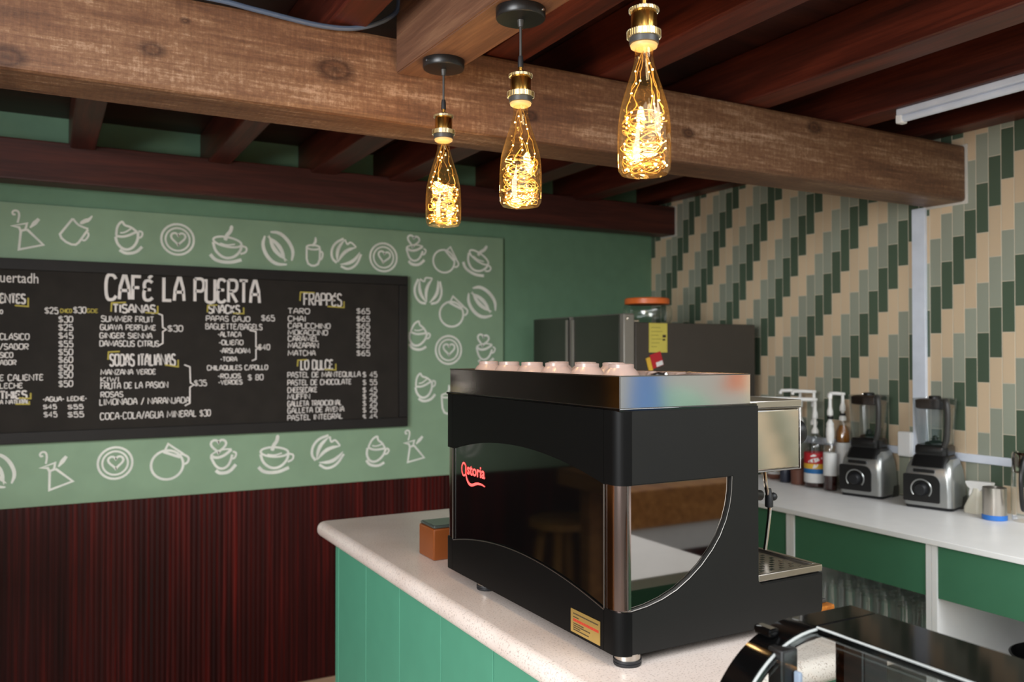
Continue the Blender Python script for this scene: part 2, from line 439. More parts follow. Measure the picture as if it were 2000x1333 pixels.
# drawings (kind, x, z, height, turn), menu lettering (section, text, x, z, width, height) and chalk strokes, in metres on the back wall
ICONS = [('flask', -0.0641, 2.0322, 0.1591, 0.0), ('flask', 0.0419, 1.0734, 0.1606, 4.0), ('flask', 1.5907, 1.0844, 0.1606, -4.0), ('mug_tilt', 0.1098, 2.0442, 0.1255, 0.0), ('whip', 0.3065, 2.0256, 0.1417, 0.0), ('whip', 1.4007, 1.0676, 0.1473, -22.0), ('whip', 1.6501, 1.372, 0.1468, 0.0), ('whip', 1.617, 1.625, 0.1465, -20.0), ('plate', 0.4996, 2.0315, 0.1367, 0.0), ('plate', 0.2607, 1.0862, 0.1358, 0.0), ('plate', 1.4326, 2.0045, 0.1412, -8.0), ('plate', 1.7777, 1.557, 0.1466, 0.0), ('steam', 0.712, 2.0224, 0.1723, 0.0), ('steam', 0.9213, 1.0835, 0.1759, 3.0), ('steam', 1.95, 2.0191, 0.1735, -22.0), ('bean', 0.9274, 2.0193, 0.1584, 0.0), ('bean', 1.9648, 1.8042, 0.1735, 12.0), ('bean', -0.1557, 1.0827, 0.136, -8.0), ('double', 1.2464, 2.009, 0.1502, 0.0), ('double', 1.6686, 1.8517, 0.1577, 35.0), ('double', 1.1601, 1.079, 0.1597, -12.0), ('mug', 1.0922, 2.01, 0.1426, 0.0), ('mug', 1.7779, 1.3052, 0.154, 5.0), ('heart', 1.6, 2.0463, 0.1465, -8.0), ('heart', 0.6918, 1.088, 0.1528, 0.0), ('heart', 1.9855, 1.5598, 0.1526, -8.0), ('pot', 1.7659, 2.0095, 0.1442, -24.0), ('pot', 1.8058, 1.7506, 0.1601, -3.0), ('pot', 0.4732, 1.0792, 0.1573, 0.0)]
TEXTS = [('title', 'CAFÉ LA PUERTA', 0.221, 1.7664, 0.6197, 0.0966), ('handle', 'uertadh', -0.1526, 1.8196, 0.1307, 0.0403), ('head', 'ENTES', -0.1521, 1.7403, 0.0848, 0.0341), ('hot', 'O', -0.1518, 1.6953, 0.0086, 0.0179), ('hot', 'CLÁSICO', -0.1512, 1.5937, 0.0989, 0.0281), ('hot', '/SABOR', -0.1509, 1.5555, 0.0953, 0.0261), ('hot', 'SICO', -0.1507, 1.5234, 0.043, 0.024), ('hot', 'ABOR', -0.1505, 1.4954, 0.0534, 0.022), ('hot', 'E CALIENTE', -0.1502, 1.4325, 0.1467, 0.0282), ('hot', 'LECHE', -0.15, 1.403, 0.0761, 0.0241), ('hot', 'A NATURAL', -0.1496, 1.3426, 0.0988, 0.018), ('head', 'THIES', -0.1497, 1.3648, 0.09, 0.028), ('hotprice', '$25', 0.002, 1.6989, 0.045, 0.0287), ('hotprice', '$30', 0.1036, 1.7031, 0.0444, 0.0291), ('hotprice', '$30', 0.0508, 1.6649, 0.0493, 0.0289), ('hotprice', '$25', 0.051, 1.6319, 0.0493, 0.0289), ('hotprice', '$45', 0.0512, 1.5989, 0.0493, 0.0289), ('hotprice', '$55', 0.0514, 1.5659, 0.0493, 0.0289), ('hotprice', '$50', 0.0516, 1.5329, 0.0493, 0.0289), ('hotprice', '$60', 0.0518, 1.502, 0.0492, 0.0289), ('hotprice', '$50', 0.052, 1.469, 0.0492, 0.0289), ('hotprice', '$50', 0.0521, 1.4402, 0.0493, 0.0288), ('hotprice', '$50', 0.0523, 1.4052, 0.0493, 0.0288), ('accent', 'CHICO', 0.0561, 1.7062, 0.0402, 0.0144), ('accent', 'GDE', 0.1518, 1.7083, 0.0394, 0.0146), ('smooth', '-AGUA-', -0.003, 1.3487, 0.0738, 0.0205), ('smooth', 'LECHE-', 0.0836, 1.3484, 0.0683, 0.0207), ('smooth', '$45', -0.0011, 1.3185, 0.0449, 0.0204), ('smooth', '$55', 0.0856, 1.3155, 0.0534, 0.0206), ('smooth', '$45', 0.0009, 1.2857, 0.0449, 0.0245), ('smooth', '$55', 0.0858, 1.2823, 0.0553, 0.0248), ('head', 'TISANAS', 0.2481, 1.7118, 0.1606, 0.032), ('tisanas', 'SUMMER FRUIT', 0.2046, 1.6707, 0.1983, 0.0277), ('tisanas', 'GUAVA PERFUME', 0.201, 1.6367, 0.2101, 0.0256), ('tisanas', 'GINGER SIENNA', 0.1993, 1.6026, 0.198, 0.0255), ('tisanas', 'DAMASCUS CITRUS', 0.1994, 1.5686, 0.2241, 0.0277), ('tisanas', '$30', 0.4595, 1.6323, 0.0593, 0.0306), ('head', 'SODAS ITALIANAS', 0.2378, 1.4915, 0.2508, 0.045), ('sodas', 'MANZANA VERDE', 0.2038, 1.4515, 0.2082, 0.0255), ('sodas', 'KIWI', 0.204, 1.4229, 0.0668, 0.0232), ('sodas', 'FRUTA DE LA PASIÓN', 0.2041, 1.3936, 0.2565, 0.0298), ('sodas', 'ROSAS', 0.2043, 1.3595, 0.0822, 0.0253), ('sodas', 'LIMONADA / NARANJADA', 0.2007, 1.3262, 0.3464, 0.0301), ('sodas', 'COCA-COLA/AGUA MINERAL $30', 0.2029, 1.2667, 0.4305, 0.0324), ('sodas', '$35', 0.5675, 1.399, 0.0483, 0.0288), ('head', 'SNACKS', 0.6251, 1.7175, 0.1294, 0.0337), ('snacks', 'PAPAS GAJO', 0.6147, 1.6797, 0.1841, 0.0269), ('snacks', '$65', 0.8501, 1.6849, 0.0566, 0.0298), ('snacks', 'BAGUETTE/BAGELS', 0.6127, 1.644, 0.2398, 0.0293), ('snacks', '-ALTACA', 0.6639, 1.6123, 0.0976, 0.0247), ('snacks', '-OLIEÑO', 0.6683, 1.5764, 0.1021, 0.0247), ('snacks', '-ARSLADAM', 0.6728, 1.5404, 0.1265, 0.0248), ('snacks', '-TORA', 0.6751, 1.5044, 0.0693, 0.0225), ('snacks', '$40', 0.8371, 1.5539, 0.0496, 0.0298), ('snacks', 'CHILAQUILES C/POLLO', 0.6198, 1.4659, 0.2582, 0.0248), ('snacks', '-ROJOS', 0.6646, 1.4303, 0.0954, 0.0225), ('snacks', '-VERDES', 0.6669, 1.4033, 0.0998, 0.0224), ('snacks', '$ 80', 0.7931, 1.4194, 0.0647, 0.0297), ('head', 'FRAPPÉS', 1.041, 1.7627, 0.176, 0.0545), ('frappes', 'TARO', 0.9687, 1.72, 0.0985, 0.0281), ('frappes', '$65', 1.2917, 1.7265, 0.0632, 0.0291), ('frappes', 'CHAI', 0.9688, 1.6848, 0.0795, 0.028), ('frappes', '$65', 1.2918, 1.6901, 0.0632, 0.0291), ('frappes', 'CAPUCCHINO', 0.9689, 1.6528, 0.1946, 0.0282), ('frappes', '$65', 1.2919, 1.6561, 0.0631, 0.0291), ('frappes', 'MOKACCINO', 0.969, 1.6222, 0.1824, 0.0282), ('frappes', '$65', 1.2919, 1.6245, 0.0632, 0.0292), ('frappes', 'CARAMEL', 0.9691, 1.5939, 0.139, 0.0281), ('frappes', '$65', 1.292, 1.5954, 0.0632, 0.0291), ('frappes', 'MAZAPAN', 0.9692, 1.5634, 0.139, 0.0281), ('frappes', '$65', 1.2921, 1.5639, 0.0631, 0.0291), ('frappes', 'MATCHA', 0.9693, 1.5283, 0.1246, 0.0281), ('frappes', '$65', 1.2922, 1.5275, 0.0631, 0.0291), ('head', 'LO DULCE', 1.0278, 1.4667, 0.1483, 0.0425), ('dulce', 'PASTEL DE MANTEQUILLA', 0.9673, 1.4285, 0.3427, 0.0284), ('dulce', '$ 45', 1.3226, 1.4252, 0.0687, 0.0292), ('dulce', 'PASTEL DE CHOCOLATE', 0.9674, 1.3934, 0.2976, 0.0283), ('dulce', '$ 55', 1.3227, 1.3886, 0.0687, 0.0292), ('dulce', 'CHEESECAKE', 0.9675, 1.3598, 0.1341, 0.0281), ('dulce', '$ 45', 1.3227, 1.3522, 0.0688, 0.0291), ('dulce', 'MUFFIN', 0.9676, 1.3299, 0.1007, 0.028), ('dulce', '$ 25', 1.3228, 1.3205, 0.0687, 0.0292), ('dulce', 'GALLETA TRADICIONAL', 0.9677, 1.2972, 0.2505, 0.0283), ('dulce', '$ 25', 1.3229, 1.2889, 0.0687, 0.0292), ('dulce', 'GALLETA DE AVENA', 0.9678, 1.2664, 0.2628, 0.0283), ('dulce', '$ 25', 1.323, 1.2573, 0.0687, 0.0292), ('dulce', 'PASTEL INTEGRAL', 0.9679, 1.2336, 0.2554, 0.0282), ('dulce', '$ 45', 1.323, 1.2233, 0.0687, 0.0291)]
STROKES = [('yellow', [(-0.102, 1.7304), (-0.0566, 1.7276), (-0.0568, 1.762)]), ('yellow', [(0.2405, 1.7141), (0.2423, 1.75), (0.2962, 1.7536)]), ('yellow', [(0.371, 1.7127), (0.4188, 1.7116), (0.4187, 1.7419)]), ('yellow', [(0.2301, 1.5157), (0.2319, 1.5473), (0.274, 1.5494)]), ('yellow', [(0.4481, 1.493), (0.501, 1.4838), (0.5009, 1.5144)]), ('yellow', [(0.6188, 1.7204), (0.6208, 1.7494), (0.6612, 1.7527)]), ('yellow', [(0.7262, 1.7183), (0.7722, 1.7171), (0.7721, 1.7443)]), ('yellow', [(1.0222, 1.781), (1.0244, 1.8208), (1.0907, 1.8207)]), ('yellow', [(1.1511, 1.7585), (1.2294, 1.7557), (1.2293, 1.7845)]), ('yellow', [(1.0114, 1.4817), (1.0136, 1.5097), (1.056, 1.5118)]), ('yellow', [(1.1374, 1.4664), (1.1908, 1.4634), (1.1907, 1.4921)]), ('yellow', [(-0.0876, 1.3663), (-0.0456, 1.3632), (-0.0457, 1.3854)]), ('yellow', [(-0.0979, 1.3425), (-0.0507, 1.3411), (-0.0508, 1.3532)]), ('white', [(0.4209, 1.7095), (0.437, 1.7033), (0.4392, 1.6513), (0.4534, 1.6428), (0.4393, 1.634), (0.4396, 1.5841), (0.4215, 1.5732)]), ('white', [(0.5257, 1.4924), (0.5485, 1.4834), (0.5509, 1.4152), (0.5655, 1.4062), (0.5489, 1.3955), (0.5492, 1.3274), (0.5285, 1.317)]), ('white', [(0.799, 1.6426), (0.8257, 1.6383), (0.8259, 1.5699), (0.8394, 1.5654), (0.826, 1.5585), (0.8261, 1.5152), (0.8083, 1.5084)])]

# ------------------------------------------------------------------ the room
WX, WY = 3.075, 3.90
setting('floor', MB().box(-3.3, 3.2, -2.6, 4.0, -0.08, 0.0), 'floor', 'pale beige floor of the café', 'floor')
setting('ground', MB().box(-30, 40, -40, 30, -0.14, -0.09), plain('street_ground', '#9a948c', 0.8), 'pale street ground outside the café', 'ground')
setting('wall_back', MB().box(-3.3, 3.2, WY, 4.0, 0, 2.5), 'green_wall', 'green painted back wall behind the menu board', 'wall')
setting('wall_right', MB().box(WX, 3.2, -0.75, 3.999, 0, 2.5), 'tiles', 'wall of vertical sage, dark green and cream strip tiles', 'wall')
setting('wall_left', MB().box(-1.15, -1.0, 2.35, WY, 0, 2.499), 'table_wood', 'brown wooden partition beyond the left edge, mirrored in the machine', 'wall')
setting('ceiling', MB().box(-3.3, 3.2, 0.45, 4.0, 2.5, 2.54), 'deck', 'dark wooden boards above the rafters', 'ceiling')
setting('trim_wainscot', MB().box(-0.999, WX, WY - 0.014, WY, 0.034, 0.93), 'wainscot', 'glossy maroon grooved wood panelling along the lower back wall', 'panelling')
setting('baseboard_back', MB().box(-0.999, WX, WY - 0.024, WY, 0.0, 0.034, 0.004), plain('baseboard_wood', '#a5866a', 0.5), 'pale wooden baseboard under the maroon panelling', 'baseboard')

def beam(name, mat, x0, x1, y0, y1, z0, z1, label, bev=0.006):
    setting(name, MB().box(x0, x1, y0, y1, z0, z1, bev), mat, label, 'beam')
beam('ceiling_beam', 'beam', -3.2, WX, 1.985, 2.155, 2.122, 2.336, 'thick rough-sawn brown beam crossing above the coffee machine', 0.012)
beam('ceiling_beam', 'wall_beam', -0.999, WX, 3.683, 3.80, 2.198, 2.355, 'dark red-brown beam along the top of the green back wall')
RAF = [(-2.76, 'leftmost'), (-2.26, ''), (-1.78, ''), (-1.31, ''), (-0.84, ''), (-0.37, ''), (0.082, ''), (0.592, ''), (1.022, ''), (1.385, ''), (1.935, ''), (2.402, '')]
RL = {6: 'dark mahogany rafter crossing the big beam nearest the left edge', 7: 'dark mahogany rafter just left of the boxed lamp beam',
      8: 'reddish mahogany rafter just right of the boxed lamp beam', 9: 'mahogany rafter passing behind the largest hanging bottle lamp',
      10: 'mahogany rafter second left of the white tube light', 11: 'mahogany rafter that carries the white tube light'}
for i, (x, _) in enumerate(RAF):
    if i < 6: continue
    beam('rafter', 'rafter', x, x + 0.115 if i > 7 else x + 0.09, 0.40, WY, 2.337 if i < 12 else 2.38, 2.499, RL.get(i, 'dark mahogany rafter beyond the left edge of the view'))
beam('rafter', 'rafter', 2.965, WX, 0.40, WY, 2.385, 2.499, 'mahogany rafter lying against the top of the tiled wall')
# pale plaster round the beam ends
plaster = plain('plaster', '#c9c4ba', 0.8)
setting('trim_beam_end', MB().box(WX - 0.006, WX, 1.977, 2.163, 2.113, 2.342, 0.003), plaster, 'rough pale plaster round the big beam end', 'plaster')
setting('trim_wall_beam_end', MB().box(WX - 0.006, WX, 3.675, 3.808, 2.190, 2.360, 0.003), plaster, 'rough pale plaster round the wall beam end', 'plaster')

# boxed beam that carries the three lamps; it drops slightly towards the street
def boxed_beam():
    mb = MB(); zb = lambda y: 2.2435 - (1.985 - y) * 0.0245
    vs = []
    for y in (1.984, 0.55):
        for x, z in ((0.765, zb(y)), (0.887, zb(y)), (0.887, 2.499), (0.765, 2.499)): vs.append(mb.bm.verts.new((x, y, z)))
    for f in ((0, 1, 2, 3), (7, 6, 5, 4), (0, 4, 5, 1), (1, 5, 6, 2), (2, 6, 7, 3), (3, 7, 4, 0)): mb.bm.faces.new([vs[i] for i in f])
    bmesh.ops.recalc_face_normals(mb.bm, faces=mb.bm.faces)
    bmesh.ops.bevel(mb.bm, geom=list(mb.bm.edges), offset=0.003, segments=2, affect='EDGES')
    setting('lamp_beam', mb, 'box_beam', 'smooth boxed wooden beam that carries the three bottle lamps', 'beam')
boxed_beam()

# ------------------------------------------------------------------ mural panel and its painted drawings
mural = tag(obj('mural_panel', MB().box(-0.99, 2.09, 3.88, WY - 0.0005, 0.93, 2.14, 0.002), 'green_panel'), 'light sage green painted panel with white coffee drawings round the chalkboard', 'mural')
mural['kind'] = 'thing'
def circ(cx, cy, rx, ry=None, a0=0, a1=360, n=28, rot=0):
    ry = ry or rx; c, s_ = math.cos(math.radians(rot)), math.sin(math.radians(rot)); o = []
    for i in range(n + 1):
        a = math.radians(a0 + (a1 - a0) * i / n); x, y = rx * math.cos(a), ry * math.sin(a)
        o.append((cx + x * c - y * s_, cy + x * s_ + y * c))
    return o
def smooth(p, it=2):
    for _ in range(it):
        q = [p[0]]
        for a, b in zip(p, p[1:]): q += [(0.75 * a[0] + 0.25 * b[0], 0.75 * a[1] + 0.25 * b[1]), (0.25 * a[0] + 0.75 * b[0], 0.25 * a[1] + 0.75 * b[1])]
        p = q + [p[-1]]
    return p
def lens_shape(a, b, k):
    """leaf-like closed stroke between two tips"""
    ax, ay = a; bx, by = b; nx, ny = -(by - ay), bx - ax; o = []
    for t in [i / 8 for i in range(9)]: o.append((ax + (bx - ax) * t + nx * k * math.sin(PI * t), ay + (by - ay) * t + ny * k * math.sin(PI * t)))
    return o
HEART = lambda cx, cy, s_: [(cx + s_ * 0.5 * math.sin(t) ** 3, cy - s_ * (0.41 * math.cos(t) - 0.16 * math.cos(2 * t) - 0.06 * math.cos(3 * t) - 0.03 * math.cos(4 * t))) for t in [2 * PI * i / 24 for i in range(24)]]
# name, drawn centre, drawn height, strokes (points y-down, width, closed)
ART = {
 'flask': ('coffee_flask_drawing', (210, 265), 305, [([(172, 272), (160, 415), (322, 370), (212, 258)], 15, False), ([(112, 238), (212, 212), (202, 262), (170, 272), (160, 245)], 14, True), ([(232, 245), (262, 208), (292, 172)], [8, 26, 18], False),
     (smooth([(150, 212), (162, 160), (156, 124), (132, 118), (114, 132), (120, 154), (136, 148)]), 12, False)]),
 'mug_tilt': ('tilted_mug_drawing', (582, 272), 225, [([(562, 188), (480, 308), (490, 335), (520, 362), (556, 378), (582, 378), (602, 360), (662, 262)], 13, False), (smooth([(562, 188), (595, 232), (640, 250), (664, 256)]), 12, False), (smooth([(662, 282), (668, 308), (640, 348), (622, 338)]), 11, False), (smooth([(610, 222), (640, 200), (668, 190), (690, 158)]), [8, 22, 24, 14, 4], False)]),
 'whip': ('cream_topped_cup_drawing', (985, 335), 262, [(smooth([(893, 332), (908, 392), (960, 432), (1015, 414), (1052, 350), (1052, 285)]), 16, False), (smooth([(893, 326), (960, 330), (1050, 280)]), 15, False), (smooth([(898, 320), (903, 250), (940, 204), (954, 240), (1000, 248), (1040, 280)]), 14, False), (smooth([(925, 300), (960, 295), (1002, 262)]), 10, False), (smooth([(1054, 278), (1086, 282), (1080, 322), (1054, 332)]), 12, False), (smooth([(922, 432), (965, 460), (1040, 446), (1082, 398)]), 18, False)]),
 'plate': ('latte_art_drawing', (1362, 345), 252, [(circ(1362, 345, 121), 14, False), (circ(1362, 345, 90), 12, False), (HEART(1366, 335, 108), 13, True)]),
 'steam': ('steaming_cup_drawing', (1755, 385), 295, [(circ(1745, 366, 104, 36, rot=8), 13, False), (smooth([(1640, 372), (1656, 440), (1720, 492), (1790, 482), (1840, 432), (1850, 380)]), 16, False), (smooth([(1620, 466), (1660, 512), (1760, 524), (1848, 496)]), 20, False), (smooth([(1855, 392), (1888, 400), (1882, 438), (1840, 452)]), 12, False), (smooth([(1728, 355), (1738, 315), (1768, 285), (1776, 238)]), [6] + [22] * 11 + [20, 12, 4], False), (smooth([(1690, 378), (1740, 392), (1800, 380)]), 9, False)]),
 'bean': ('coffee_bean_drawing', (243, 402), 262, [(smooth([(146, 315), (126, 385), (160, 470), (225, 525), (310, 522)]), [8, 20, 22, 20, 8], False), (smooth([(186, 284), (255, 284), (320, 340), (360, 420), (345, 492)]), [8, 20, 22, 20, 8], False), (lens_shape((163, 318), (296, 502), -0.13), [4, 20, 26, 20, 4], False), (lens_shape((176, 308), (312, 492), 0.13), [4, 20, 26, 20, 4], False)]),
 'double': ('split_bean_drawing', (755, 455), 248, [(smooth([(735, 334), (668, 370), (636, 430), (642, 495), (680, 525)]), 15, False), (lens_shape((742, 345), (686, 518), 0.14), [4, 18, 22, 18, 4], False), (lens_shape((690, 520), (838, 396), -0.14), [4, 18, 22, 18, 4], False), (lens_shape((706, 536), (866, 432), 0.16), [4, 18, 22, 18, 4], False), (smooth([(712, 550), (770, 576), (840, 535), (876, 448)]), 15, False), (smooth([(745, 340), (764, 385), (788, 352), (835, 394)]), 11, False)]),
 'mug': ('tall_mug_drawing', (512, 430), 240, [(circ(507, 392, 52, 17), 12, False), (smooth([(455, 395), (455, 515), (505, 542), (557, 515), (560, 395)], 1), 13, False), (smooth([(562, 418), (584, 430), (578, 474), (556, 492)]), 12, False), (smooth([(498, 384), (526, 350), (524, 310)]), [6] + [16] * 5 + [12, 8, 4], False)]),
 'heart': ('heart_cup_drawing', (1745, 765), 265, [(HEART(1710, 680, 112), 14, True), (smooth([(1652, 752), (1690, 776), (1750, 762), (1806, 715)]), 17, False), (smooth([(1655, 765), (1690, 840), (1740, 864), (1790, 832), (1812, 755)]), 15, False), (smooth([(1652, 752), (1690, 725), (1750, 710), (1806, 712)]), 10, False), (smooth([(1815, 732), (1844, 742), (1832, 782), (1805, 788)]), 12, False), (smooth([(1690, 868), (1720, 894), (1790, 888), (1838, 832)]), 20, False)]),
 'pot': ('coffee_pot_drawing', (1330, 805), 285, [(circ(1310, 830, 116, 112), 15, False), ([(1288, 728), (1316, 668), (1418, 745), (1396, 770)], 13, True), ([(1282, 730), (1402, 778)], 13, False), (smooth([(1420, 752), (1470, 780), (1462, 818), (1435, 832)]), 14, False)]),
}
for kind, x, z, h, rot in ICONS:
    nm, (cx, cy), hh, strokes = ART[kind]; mb = MB(); sc = h / hh; c_, s_ = math.cos(math.radians(rot)), math.sin(math.radians(rot))
    def place(u, v):
        a, b = (u - cx) * sc, -(v - cy) * sc
        return (x + a * c_ - b * s_, 3.8795, z + a * s_ + b * c_)
    for q, (pts, w, closed) in enumerate(strokes):
        yo = q * 0.00025
        mb.ribbon(pts, [1.25 * v for v in w] if isinstance(w, list) else 1.25 * w, lambda u, v: (lambda p: (p[0], p[1] - yo, p[2]))(place(u, v)), closed)
    obj(nm, mb, 'chalk_grey', mural, flat=True)

# hand-drawn monoline capitals: strokes as 'x,y x,y' on a 0..1 high cell; '~' marks a stroke to be rounded
GLYPH = {
'A': (0.58, '0,0 .06,.55 .24,1 .36,1 .52,.55 .58,0|.07,.38 .53,.38'), 'B': (0.52, '0,0 0,1|~0,1 .42,1 .44,.56 .06,.52|~.06,.52 .54,.5 .54,0 0,0'),
'C': (0.56, '~.54,.86 .40,1.04 .0,1.02 .0,-.02 .40,-.04 .56,.14'), 'D': (0.56, '0,0 0,1|~0,1 .58,1 .58,0 0,0'),
'E': (0.50, '~.48,.92 .30,1.04 .02,.98 .02,.56 .22,.54|.22,.54 .40,.54|~.22,.54 .0,.52 .0,.02 .28,-.04 .50,.10'), 'F': (0.46, '0,0 0,1 .46,1|0,.52 .36,.52'),
'G': (0.58, '~.52,.88 .38,1.04 .0,1.02 .0,-.02 .40,-.04 .56,.12 .56,.44|.30,.46 .56,.46'), 'H': (0.54, '0,0 0,1|.54,0 .54,1|0,.5 .54,.5'), 'I': (0.10, '.05,0 .05,1'),
'J': (0.42, '~.40,1 .40,.2 .34,-.04 .08,-.04 .0,.2'), 'K': (0.52, '0,0 0,1|.5,1 .02,.46 .52,0'), 'L': (0.44, '0,1 0,0 .44,0'), 'M': (0.84, '0,0 .06,1 .42,.22 .78,1 .84,0'),
'N': (0.66, '0,0 0,1 .66,0 .66,1'), 'Ñ': (0.56, '0,0 0,.9 .56,0 .56,.9|~.06,1.04 .2,1.16 .34,1.02 .5,1.14'), 'O': (0.60, '~.3,1 .0,1.0 .0,0 .60,0 .60,1.0 .3,1'), 'P': (0.50, '0,0 0,1|~0,1 .54,1.02 .54,.44 .04,.46'),
'Q': (0.60, '~.3,1 .0,1.0 .0,0 .60,0 .60,1.0 .3,1|.36,.24 .62,-.08'), 'R': (0.52, '0,0 0,1|~0,1 .54,1.02 .52,.5 .04,.5|.12,.5 .52,0'), 'S': (0.50, '~.48,.88 .36,1.04 .02,1.0 .02,.60 .26,.52 .50,.44 .50,.0 .14,-.06 .0,.12'),
'T': (0.52, '0,1 .52,1|.26,1 .26,0'), 'U': (0.54, '~0,1 0,.3 .0,-.04 .54,-.04 .54,.3 .54,1'), 'V': (0.54, '0,1 .27,0 .54,1'), 'W': (0.74, '0,1 .18,0 .37,.7 .56,0 .74,1'), 'X': (0.50, '0,0 .5,1|0,1 .5,0'),
'Y': (0.50, '0,1 .25,.5 .5,1|.25,.5 .25,0'), 'Z': (0.50, '0,1 .5,1 0,0 .5,0'), 'É': (0.50, '~.48,.76 .30,.86 .02,.80 .02,.46 .22,.45|.22,.45 .40,.45|~.22,.45 .0,.44 .0,.02 .28,-.04 .50,.10|.26,.94 .46,1.08'),
'Ó': (0.60, '~.3,.84 .0,.84 .0,0 .60,0 .60,.84 .3,.84|.28,.92 .46,1.08'), 'Á': (0.58, '0,0 .06,.45 .24,.82 .36,.82 .52,.45 .58,0|.07,.3 .53,.3|.28,.92 .46,1.08'),
'0': (0.48, '~.24,1 .0,1.0 .0,0 .48,0 .48,1.0 .24,1'), '1': (0.2, '0,.8 .14,1 .14,0'), '2': (0.46, '~.0,.8 .06,1.04 .46,1.04 .46,.6 .0,0|0,0 .46,0'), '3': (0.44, '~.0,.9 .2,1.06 .46,.98 .42,.56 .14,.54|~.14,.54 .48,.52 .48,-.02 .18,-.06 .0,.1'),
'4': (0.48, '.36,0 .36,1 0,.32 .48,.32'), '5': (0.46, '.42,1 .06,1 .04,.58|~.04,.58 .46,.66 .50,.0 .2,-.08 .0,.1'), '6': (0.46, '~.4,1 .06,.7 .0,.0 .46,-.06 .48,.5 .1,.52 .03,.3'), '7': (0.44, '0,1 .44,1 .14,0'), '8': (0.46, '~.23,.52 .0,.6 .02,1.0 .44,1.0 .46,.6 .23,.52 .0,.44 .0,.0 .46,.0 .46,.44 .23,.52'), '9': (0.46, '~.44,.6 .3,.44 .0,.5 .02,1.02 .44,1.02 .44,.6 .40,0'),
'$': (0.46, '~.44,.82 .32,.96 .02,.92 .02,.60 .24,.52 .46,.44 .46,.06 .12,.02 .0,.16|.24,1.08 .24,-.10'), '/': (0.40, '0,-.1 .40,1.1'), '-': (0.26, '0,.45 .26,.45'), ' ': (0.30, ''),
}
def stroke_text(mb, s, w, h, place, pen):
    """writes s in chalk strokes, stretched to w wide and h high"""
    x = 0.0; runs = []
    for ch in s:
        adv, st = GLYPH[ch]
        for q in st.split('|'):
            if not q: continue
            rnd_ = q[0] == '~'; pts = [tuple(float(v) for v in p.split(',')) for p in q.lstrip('~').split()]
            if rnd_: pts = smooth(pts, 2)
            runs.append([(x + a, b) for a, b in pts])
        x += adv + 0.17
    tot = x - 0.17
    for n, r in enumerate(runs):
        mb.ribbon([(a / tot * w, b * h) for a, b in r], pen, lambda u, v: place(u, v))
    return mb

# ------------------------------------------------------------------ chalkboard menu
board = thing('chalkboard', 'long black framed chalkboard menu headed with the café name', 'menu board', (0.3, 3.879, 1.183))
BX0, BX1, BZ0, BZ1 = -0.985, 1.547, 1.186, 1.916
obj('board_surface', MB().box(BX0 + 0.02, BX1 - 0.02, 3.858, 3.879, BZ0 + 0.02, BZ1 - 0.02), 'board_black', board)
fr = MB()
for a in ((BX0, BX1, BZ1 - 0.045, BZ1), (BX0, BX1, BZ0, BZ0 + 0.045), (BX0, BX0 + 0.045, BZ0 + 0.045, BZ1 - 0.045), (BX1 - 0.045, BX1, BZ0 + 0.045, BZ1 - 0.045)):
    fr.box(a[0], a[1], 3.846, 3.879, a[2], a[3], 0.003)
obj('frame', fr, 'frame_black', board)
for sec, txt, x, z, w, h in TEXTS:
    nm = {'title': 'menu_title', 'handle': 'menu_handle', 'head': 'menu_heading', 'accent': 'size_note'}.get(sec, 'menu_price' if txt[0] == '$' else 'menu_item')
    if sec not in ('title', 'handle', 'head', 'accent'): z += 0.10 * h; h *= 0.80
    if sec == 'handle': mb = text_mesh(MB(), txt, w, h, lambda u, v: (x + u, 3.8572, z + v), 0.004)
    else: mb = stroke_text(MB(), txt, w, h, lambda u, v: (x + u, 3.8572, z + v), {'title': 0.0125, 'head': 0.0068, 'accent': 0.003}.get(sec, 0.0038))
    obj(nm, mb, 'chalk_yellow' if sec == 'accent' else 'chalk', board, flat=True)
for kind, pts in STROKES:
    obj('heading_bracket' if kind == 'yellow' else 'price_brace', MB().ribbon(pts, 0.0055, lambda u, v: (u, 3.857, v)), 'chalk_yellow' if kind == 'yellow' else 'chalk', board, flat=True)

